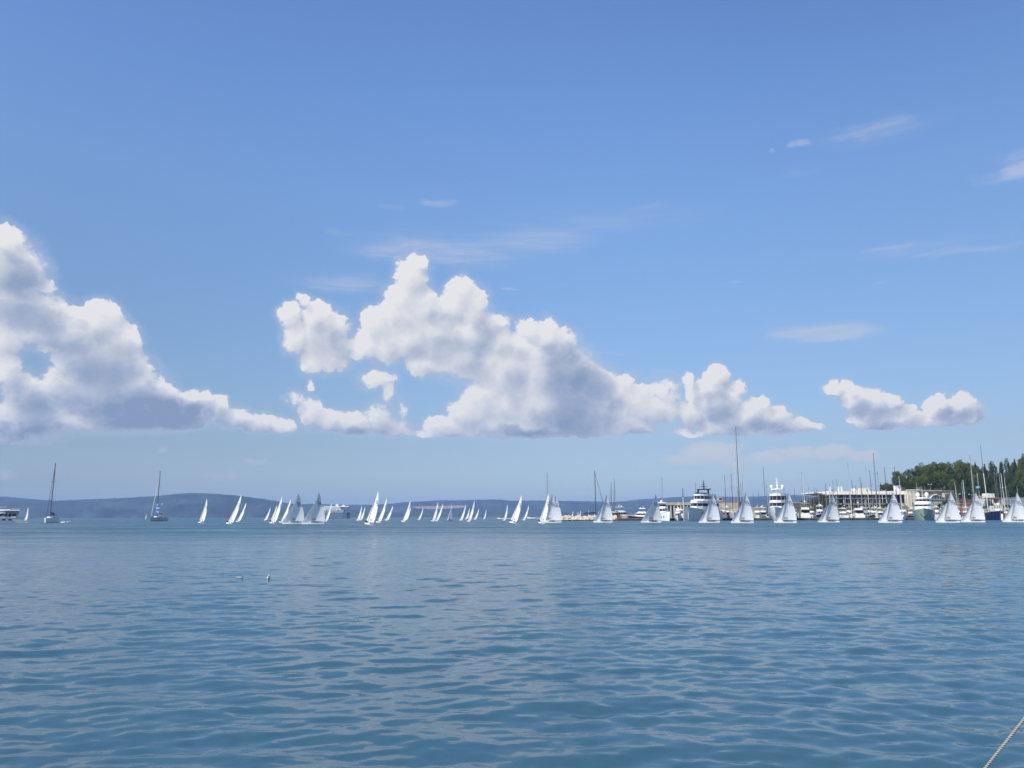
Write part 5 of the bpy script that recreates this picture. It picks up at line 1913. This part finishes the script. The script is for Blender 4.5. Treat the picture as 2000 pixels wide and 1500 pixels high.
# grey block
Y = 474
t = bld('grey_building', 'broad grey louvred block beyond the cream villa', 'building', 1985, Y)
L_ = t.location.x
gw = MB().box(X(1962.5, Y), X(2040, Y), 0, 14, 1.5, Zp(1985, 972.5, Y)).build('wall', GREYL, t)
MB().box(X(1962, Y), X(2041, Y), -.3, 14.2, Zp(1985, 972.5, Y), Zp(1985, 971.4, Y)).build('roof', GREYB, t)
for q in range(9):
    px = 1965 + q * 6.2
    MB().box(X(px, Y), X(px + 3.8, Y), -.08, .04, Zp(px, 982, Y), Zp(px, 976, Y)).build('window', mat('blue_grey_shutter', (.16, .22, .30), .6, 0, .2), gw)
    MB().box(X(px, Y), X(px + 3.8, Y), -.08, .04, Zp(px, 991, Y), Zp(px, 985.5, Y)).build('window', GLZ, gw)

# street lamps
for px, yb, Yl, yt, lab in ((1822, 958, 545, 946, 'three-headed white street lamp on the promenade under the pines'), (1875.5, 985, 468, 965, 'pale lamp with two round heads behind the sign board'),
                            (1979.5, 1000, 420, 986, 'short quay lamp with a white crossbar near the last palm'), (1907, 985, 470, 965.5, 'thin lamp with a long arm reaching over the red shed')):
    zb_ = zat(px, yb, Yl)
    zt_ = zat(px, yt, Yl)
    t = thing('street_lamp', lab, 'street lamp', (ground(px, Yl).x, Yl, min(zb_, 2.0 if Yl < 500 else 19.0)), 0, 'lamps along the shore')
    h_ = zt_ - t.location.z
    MB().tube((0, 0, -2), (0, 0, h_), .10, .07, 6).build('pole', GREYL, t)
    for dx_ in (-1.1, 1.1) if px != 1907 else (-3.0,):
        MB().tube((0, 0, h_ - .2), (dx_, 0, h_), .05, .05, 4).build('arm', GREYL, t)
        MB().ball((dx_, 0, h_ + .05), .5, .3, .25, 8, 5).build('lamp_head', WHITEB, t)

# tall mooring pole by the silver yacht
g_ = ground(1335.5, 372)
t = thing('mooring_pole', 'pole, black above and white below, at the bow of the silver yacht', 'pole', (g_.x, 372, 0))
z0, z1, z2 = 0, zat(1335.5, 971, 372), zat(1335.5, 953.5, 372)
MB().tube((0, 0, -1), (0, 0, z1), .17, .17, 8).build('lower_pole', WSPAR, t)
MB().tube((0, 0, z1), (0, 0, z2), .19, .15, 8).build('upper_pole', BSPAR, t)
# turquoise flag by the white mast
Y = 399
t = thing('flag', 'turquoise flag flying halfway up a mast before the cypresses', 'flag', (ground(1912, Y).x, Y, zat(1912, 950, Y)))
b = MB()
vs = []
for k in range(7):
    for q in range(4):
        vs.append((2.2 * k / 6, .15 * math.sin(k * 1.3), -.9 * q / 3 * 1.2 + .35 * k / 6))
b.add(vs, [(k * 4 + q, (k + 1) * 4 + q, (k + 1) * 4 + q + 1, k * 4 + q + 1) for k in range(6) for q in range(3)])
b.build('flag_cloth', mat('turquoise_cloth', (.20, .45, .55), .8, 0, .15), t, smooth=True)
MB().tube((-.05, 0, .3), (-.05, 0, -3.5), .04, .04, 5).build('flag_staff', GREYL, t)


# ------------------------------------------------------------------ trees
def leaf_mat(name, c0, c1):
    m = bpy.data.materials.new(name)
    m.use_nodes = True
    N = NT(m.node_tree)
    b = N.n['Principled BSDF']
    tcx = N.node('ShaderNodeTexCoord')
    nz = N.noise(tcx.outputs['Object'], .55, 4, .6)[0]
    oi = N.node('ShaderNodeObjectInfo')
    f = N.m('ADD', N.step(nz, .35, .65, 0, .8), N.m('MULTIPLY', oi.outputs['Random'], .3))
    N.put(b.inputs['Base Color'], N.mix(f, (*c0, 1), (*c1, 1)))
    b.inputs['Roughness'].default_value = .75
    b.inputs['Specular IOR Level'].default_value = .25
    tr = N.node('ShaderNodeBsdfTranslucent')
    N.put(tr.inputs[0], N.mix(f, (c0[0] * 1.3, c0[1] * 1.3, c0[2], 1), (c1[0] * 1.3, c1[1] * 1.3, c1[2], 1)))
    ms = N.node('ShaderNodeMixShader')
    ms.inputs[0].default_value = .22
    N.l.new(b.outputs[0], ms.inputs[1])
    N.l.new(tr.outputs[0], ms.inputs[2])
    N.l.new(ms.outputs[0], N.n['Material Output'].inputs[0])
    return m


PINE_L = leaf_mat('pine_needles', (.042, .068, .018), (.125, .155, .034))
PINE_D = leaf_mat('holm_oak_leaves', (.022, .045, .016), (.055, .090, .024))
CYP_L = leaf_mat('cypress_needles', (.014, .034, .014), (.030, .058, .020))
BUSH_L = leaf_mat('scrub_leaves', (.05, .075, .025), (.12, .13, .045))
PALM_L = leaf_mat('palm_fronds', (.035, .07, .02), (.09, .12, .035))
BARK = mat('bark', (.13, .09, .065), .95, 0, .3, 1.5)


def leaves(b, c, r, n, size, rnd, up=.35):
    for _ in range(n):
        d = Vector((rnd.gauss(0, 1), rnd.gauss(0, 1), rnd.gauss(0, 1) + up)).normalized()
        q = r * rnd.uniform(.72, 1.06)
        p = Vector(c) + Vector((d.x * q, d.y * q, d.z * q * .72))
        nrm = (d + Vector((rnd.gauss(0, .45), rnd.gauss(0, .45), rnd.gauss(0, .45)))).normalized()
        u = nrm.orthogonal().normalized()
        v = nrm.cross(u)
        a = rnd.uniform(0, 6.28)
        u, v = u * math.cos(a) + v * math.sin(a), v * math.cos(a) - u * math.sin(a)
        s_ = size * rnd.uniform(.6, 1.3)
        b.add([p + u * s_, p + v * s_ * .6, p - u * s_, p - v * s_ * .6], [(0, 1, 2, 3)])


def crown_mesh(seed, kind):
    """Crown in a unit frame: height 1 from its base, about .5 radius; scaled per tree."""
    rnd = random.Random(seed)
    b = MB()
    if kind in ('pine', 'oak', 'bush'):
        nc = 44 if kind != 'bush' else 14
        for i in range(nc):
            a = rnd.uniform(0, 6.28)
            rr_ = .46 * math.sqrt(rnd.random())
            if kind == 'pine':
                z = .30 + .56 * math.sqrt(max(0, 1 - (rr_ / .5) ** 2)) * rnd.uniform(.15, 1)
                r_ = rnd.uniform(.12, .19)
            else:
                z = rnd.uniform(.15, .2) + .66 * math.sqrt(max(0, 1 - (rr_ / .5) ** 2)) * rnd.uniform(.2, 1)
                r_ = rnd.uniform(.13, .2)
            leaves(b, (rr_ * math.cos(a), rr_ * math.sin(a), z), r_, 130, .027, rnd)
    else:
        for i in range(2400):
            t = rnd.random() ** .8
            r_ = .5 * (min(1, t / .12) ** .5) * (1 - t) ** .62 + .02
            r_ *= 1 + .22 * math.sin(t * 21 + seed) + rnd.uniform(-.12, .08)
            a = rnd.uniform(0, 6.28)
            p = Vector((r_ * math.cos(a), r_ * math.sin(a), t))
            nrm = Vector((math.cos(a), math.sin(a), rnd.gauss(.2, .4))).normalized()
            u = nrm.orthogonal().normalized()
            v = nrm.cross(u)
            s_ = .085 * rnd.uniform(.5, 1.2)
            b.add([p + u * s_, p + v * s_ * .2, p - u * s_, p - v * s_ * .2], [(0, 1, 2, 3)])
    zt_ = sorted(p[2] for p in b.v)[int(len(b.v) * .995)]
    b.v = [(x, y_, z / zt_) for x, y_, z in b.v]
    me = bpy.data.meshes.new('crown')
    me.from_pydata(b.v, [], b.f)
    me.update()
    return me


def trunk_mesh(seed, kind):
    rnd = random.Random(seed)
    b = MB()
    if kind == 'cypress':
        b.tube((0, 0, -.25), (0, 0, .5), .05, .02, 6)
    else:
        p = Vector((0, 0, -.5))
        pts = [p]
        for k in range(4):
            p = p + Vector((rnd.uniform(-.03, .03), rnd.uniform(-.03, .03), .27))
            pts.append(p)
        for k, (a, c) in enumerate(zip(pts, pts[1:])):
            b.tube(a, c, .036 - .005 * k, .031 - .005 * k, 7)
        for k in range(7):
            a = rnd.uniform(0, 6.28)
            b.tube(pts[3 if k % 2 else 2], (math.cos(a) * .33, math.sin(a) * .33, rnd.uniform(.5, .78)), .014, .005, 5)
    me = bpy.data.meshes.new('trunk')
    me.from_pydata(b.v, [], b.f)
    me.update()
    me.materials.append(BARK)
    return me


CROWNS = {('pine', i): crown_mesh(20 + i, 'pine') for i in range(3)}
CROWNS.update({('oak', i): crown_mesh(40 + i, 'oak') for i in range(2)})
CROWNS.update({('cypress', i): crown_mesh(60 + i, 'cypress') for i in range(2)})
CROWNS.update({('bush', i): crown_mesh(80 + i, 'bush') for i in range(2)})
for (k_, i), me in CROWNS.items():
    me.materials.append({'pine': PINE_L, 'oak': PINE_D, 'cypress': CYP_L, 'bush': BUSH_L}[k_])
TRUNKS = {k_: trunk_mesh(9, k_) for k_ in ('pine', 'cypress')}
TN = {'pine': 'pine_tree', 'oak': 'holm_oak', 'cypress': 'cypress_tree', 'bush': 'shrub'}
TG = {'pine': 'pines on the promontory', 'oak': 'dark broadleaf trees on the promontory', 'cypress': 'cypresses on the promontory', 'bush': 'shrubs on the green bank'}


def tree(kind, px, ytop, ybase, wpx, Y, label, seed):
    rnd = random.Random(seed)
    if kind == 'cypress':
        ytop += 3
    z1 = zat(px, ytop, Y)
    z0 = zat(px, ybase, Y)
    x = at(px, ytop, Y).x
    t = thing(TN[kind], label, {'pine': 'pine tree', 'oak': 'tree', 'cypress': 'cypress', 'bush': 'shrub'}[kind], (x, Y, z0), rnd.uniform(0, 6.28), TG[kind])
    h_ = (z1 - z0)
    w_ = wpx * Y / FPX
    t.scale = (w_, w_, h_)
    n = 3 if kind == 'pine' else 2
    o = bpy.data.objects.new('crown', CROWNS[(kind, seed % n)])
    C.objects.link(o)
    o.parent = t
    o = bpy.data.objects.new('trunk', TRUNKS['cypress' if kind == 'cypress' else 'pine'])
    C.objects.link(o)
    o.parent = t
    return t


TREES = [
    ('cypress', 1719.5, 940, 966, 4.5, 548, 'lone narrow cypress west of the small round pine'),
    ('pine', 1729, 943.5, 966, 20, 550, 'small round pine, first tree of the promontory'),
    ('oak', 1742, 945, 966, 20, 556, 'low dark tree between the small round pine and the big crowns'),
    ('pine', 1751, 921, 962, 22, 560, 'first of the big pines, its crown leaning west over the hall'),
    ('oak', 1769, 918, 962, 20, 575, 'dark tiered tree behind the first big pines'),
    ('pine', 1762, 932, 962, 20, 558, 'lower pine in front of the dark tiered tree'),
    ('oak', 1783, 917, 960, 24, 585, 'dark round crown above the kiosk'),
    ('pine', 1798, 905.5, 960, 32, 590, 'broad lit pine rising east of the kiosk'),
    ('pine', 1819, 903.5, 960, 34, 600, 'broadest pine of the ridge, flat-topped'),
    ('pine', 1842, 904, 960, 34, 596, 'flat-topped pine just east of the broadest one'),
    ('oak', 1860, 905, 962, 24, 610, 'dark crown wedged between the flat tops and the tallest lit dome'),
    ('pine', 1874, 899.5, 966, 32, 600, 'domed pine with the highest lit crown west of the cypresses'),
    ('pine', 1786, 930, 962, 20, 560, 'lower pine right above the promenade parapet'),
    ('pine', 1805, 925, 962, 24, 566, 'mid-slope pine under the broad lit one'),
    ('oak', 1822, 930, 963, 26, 562, 'dark understorey tree by the three-headed lamp'),
    ('pine', 1840, 922, 964, 26, 570, 'yellow-green pine in the middle of the slope'),
    ('oak', 1858, 925, 966, 28, 560, 'dark mid-slope tree above the sign board'),
    ('pine', 1862, 936, 968, 20, 540, 'bright bushy pine over the end of the retaining wall'),
    ('pine', 1890, 905, 968, 28, 600, 'pine behind the tall tapering mast'),
    ('oak', 1882, 922, 970, 28, 556, 'dark tree behind the thick white mast'),
    ('cypress', 1904, 899.5, 950, 10, 590, 'pointed cypress east of the tall tapering mast'),
    ('oak', 1905, 912, 972, 26, 580, 'dark tree under the first pointed cypress'),
    ('pine', 1908, 920, 974, 26, 556, 'lit pine behind the turquoise flag'),
    ('cypress', 1922.5, 903, 960, 11, 600, 'cypress just west of the tallest east mast'),
    ('oak', 1924, 914, 976, 24, 585, 'dark tree under the cypress by the tallest east mast'),
    ('cypress', 1934.5, 898.5, 960, 11, 596, 'cypress just east of the tallest east mast'),
    ('oak', 1940, 904, 975, 22, 590, 'dark rounded tree east of the tallest east mast'),
    ('cypress', 1953, 900, 960, 10, 602, 'slim cypress left of the tall dark clump'),
    ('oak', 1960, 898.5, 975, 22, 606, 'tall dark clump over the grey block'),
    ('cypress', 1970, 900, 960, 9, 600, 'slim cypress right of the tall dark clump'),
    ('cypress', 1981, 893.5, 960, 12, 606, 'high cypress near the east edge'),
    ('oak', 1979, 906, 978, 24, 590, 'dark tree at the foot of the high cypress'),
    ('pine', 1997, 889, 978, 28, 600, 'highest pine at the east edge, cut by the picture'),
    ('cypress', 1989, 897, 960, 8, 610, 'narrow cypress squeezed before the highest pine'),
    ('pine', 1994, 914, 978, 28, 566, 'lit pine below the highest pine'),
    ('oak', 1935, 928, 978, 28, 556, 'dark tree behind the villa roof'),
    ('oak', 1953, 926, 978, 28, 560, 'dark tree behind the villa corner masts'),
    ('oak', 1972, 926, 978, 28, 556, 'dark tree behind the grey block'),
    ('oak', 1916, 938, 980, 26, 530, 'low dark tree behind the lattice stair tower'),
    ('oak', 1898, 940, 980, 24, 528, 'low dark tree behind the red shed'),
    ('oak', 1880, 948, 982, 22, 524, 'shaded tree over the roof of the red shed'),
    ('oak', 1943, 944, 980, 24, 520, 'low tree just behind the white attic blocks'),
    ('oak', 1962, 946, 982, 26, 520, 'low tree over the west end of the grey block'),
    ('oak', 1982, 944, 982, 26, 522, 'low tree over the middle of the grey block'),
    ('oak', 2001, 942, 982, 26, 524, 'low tree at the last edge of the grey block'),
    ('oak', 1776, 941, 962, 16, 552, 'low dark tree right behind the kiosk'),
    ('pine', 2016, 892, 978, 32, 606, 'pine beyond the east edge, only its flank in the picture'),
]
for i, (kd, px, yt, yb, w_, Y, lab) in enumerate(TREES):
    tree(kd, px, yt, yb, w_, Y, lab, i)
BUSH = [(1570, 978, 992, 12), (1577, 975, 990, 13), (1585, 972, 988, 13), (1592, 970, 986, 14), (1600, 969, 985, 14), (1608, 968, 984, 12), (1580, 983, 998, 15), (1594, 982, 998, 15), (1607, 980, 997, 14), (1567, 987, 1000, 12), (1614, 975, 996, 12), (1588, 990, 1003, 14)]
BD = ['lowest at the western foot of the bank', 'second up the western edge of the bank', 'third up the bank', 'below the tip of the slanting roof', 'under the slanting roof', 'highest, under the roof joint', 'middle of the bank, western side', 'centre of the bank',
      'middle of the bank, against the hall', 'dark at the water side', 'against the first glass bay', 'low in front of the bank']
for i, ((px, yt, yb, w_), d_) in enumerate(zip(BUSH, BD)):
    tree('bush', px, yt, yb, w_, 500 + (yb - 1000) * -1.2, 'dry green shrub ' + d_, 100 + i)


def palm(px, ytop, ybase, Y, label):
    z1 = zat(px, ytop, Y)
    t = thing('palm_tree', label, 'palm tree', (ground(px, Y).x, Y, 1.2), 0, 'palms along the marina quay')
    h_ = z1 - 1.2
    rnd = random.Random(int(px))
    MB().tube((0, 0, -1), (.15, 0, h_ * .72), .26, .2, 8).build('trunk', BARK, t)
    b = MB()
    for k in range(46):
        a = rnd.uniform(0, 6.28)
        el_ = rnd.uniform(-.35, 1.35)
        L = rnd.uniform(2.0, 2.7)
        prev = Vector((.15, 0, h_ * .72))
        d = Vector((math.cos(a) * math.cos(el_), math.sin(a) * math.cos(el_), math.sin(el_)))
        for s_ in range(5):
            nx = prev + d * (L / 5)
            d = (d + Vector((0, 0, -.26))).normalized()
            side = d.cross(Vector((0, 0, 1))).normalized() * (.32 * (1 - s_ / 5) + .05)
            b.add([prev - side, prev + side, nx + side * .8, nx - side * .8], [(0, 1, 2, 3)])
            b.add([prev - side + Vector((0, 0, -.25)), prev, nx, nx - side * .8 + Vector((0, 0, -.25))], [(0, 1, 2, 3)])
            prev = nx
    b.build('crown', PALM_L, t)
    return t


palm(1643.5, 981, 1003, 425, 'palm beside the stern of the sail under the chimneys')
palm(1669, 979, 1003, 440, 'palm behind the ivory fishing cruiser')
palm(1731.5, 980, 1003, 425, 'lone palm in front of the east half of the hall')
palm(1833.5, 982, 1003, 424, 'palm between the green-hulled yacht and the sign board')
palm(1848, 972, 1000, 450, 'taller palm under the sign board')
palm(1967.5, 983, 1003, 418, 'last palm in front of the grey block')

# ------------------------------------------------------------------ gulls
GW = mat('white_feathers', (.75, .75, .74), .8, 0, .05)
GGY = mat('grey_feathers', (.28, .30, .33), .8, 0, .1)


def gull_swim(label, px, py, rz, m, sc_=1.0):
    d = ray(px, py)
    Y = (CAM + d * (-HC / d.z)).y
    p = CAM + d * (-HC / d.z)
    t = thing('gull', label, 'gull', (p.x, p.y, .0), rz, 'gulls swimming off the quay')
    t.scale = (sc_,) * 3
    b = MB()
    sec = [(-.26, .012, .10), (-.18, .045, .075), (-.06, .075, .055), (.06, .072, .055), (.13, .05, .075), (.165, .035, .11), (.18, .032, .15), (.20, .034, .185), (.235, .022, .19), (.25, .01, .185)]
    b.rings([[(x + r_ * .2 * math.sin(a), r_ * math.cos(a), z + r_ * math.sin(a)) for a in [2 * math.pi * k / 10 for k in range(10)]] for x, r_, z in sec])
    b.build('body', m, t, smooth=True)
    for sg in (-1, 1):
        w = MB().ball((-.07, sg * .052, .075), .17, .035, .045, 8, 6)
        w.build('wing', GGY, t, smooth=True)
    MB().tube((.245, 0, .185), (.29, 0, .172), .009, .003, 5).build('bill', ORANGE, t)
    return t


gull_swim('bright white gull floating alone on the open water', 524.5, 1131, R(-70), GW, .68)
gull_swim('darker low gull floating just west of the bright one', 468.5, 1131, R(-20), GGY, .60)


def gull_fly(label, px, py, Y, rz, bank):
    p = at(px, py, Y)
    t = thing('gull', label, 'gull', tuple(p), rz, 'gulls flying over the marina')
    b = MB()
    b.rings([[(x, r_ * math.cos(a), z + r_ * math.sin(a)) for a in [2 * math.pi * k / 8 for k in range(8)]] for x, r_, z in ((-.3, .03, 0), (-.15, .08, 0), (.1, .09, 0), (.22, .06, .02), (.32, .02, .02))])
    b.build('body', GW, t, smooth=True)
    for sg in (-1, 1):
        w = MB()
        w.rings([[(x0, sg * yy, z + zt_) for x0, zt_ in ((-c, 0), (0, .015), (c, 0), (0, -.015))] for yy, c, z in ((.05, .13, 0), (.35, .12, .14), (.75, .05, .08 + bank * sg))])
        w.build('wing', GW, t, smooth=True)
    return t


for px, py, Y, rz, lab in ((1100, 985.5, 380, 10, 'gull gliding before the hills just over the breakwater head'), (1132, 986, 390, 20, 'gull gliding above the pair of tiny far sails'),
                           (1226, 980, 370, -10, 'gull gliding right on the skyline of the hills'), (1243, 987.5, 380, 35, 'small gull low before the hills over the barge'), (1265.5, 987, 360, 0, 'gull beside the head of the side-on jib'),
                           (1202, 980, 395, 15, 'gull by the twin thin masts')):
    gull_fly(lab, px, py, Y, R(rz + 90), .04)

# ------------------------------------------------------------------ mooring rope at the near corner
pa, pb = at(1925, 1500, 3.05), at(2000, 1405, 3.2)
d = (pb - pa)
p0, p1 = pa - d * 6.2, pb + d * 5.0
L_ = (p1 - p0).length
dn = d.normalized()
u = dn.orthogonal().normalized()
v = dn.cross(u)
N_ = 1500
RW = mat('rope_white', (.50, .47, .38), .9, 0, .1, 30)
RD = mat('rope_gap_shade', (.07, .065, .055), .9, 0, .1, 30)  # thin dark strands stand in for the shade between the white ones
t = thing('mooring_rope', 'twisted white mooring rope with shade-painted gaps, rising from the water at the bottom corner', 'rope', tuple(pa))
for s_ in range(6):
    thin = s_ % 2
    b = MB()
    rs = []
    for k in range(N_ + 1):
        f = k / N_
        ph = 2 * math.pi * (f * L_ / .044) + s_ * 2 * math.pi / 6
        c = p0 + dn * (L_ * f) + (u * math.cos(ph) + v * math.sin(ph)) * (.0032 if thin else .0030) - pa
        r_ = .0020 if thin else .0024
        rs.append([tuple(c + (u * math.cos(a) + v * math.sin(a)) * r_) for a in [2 * math.pi * q / 5 for q in range(5)]])
    b.rings(rs)
    b.build('strand', RD if thin else RW, t, smooth=True)
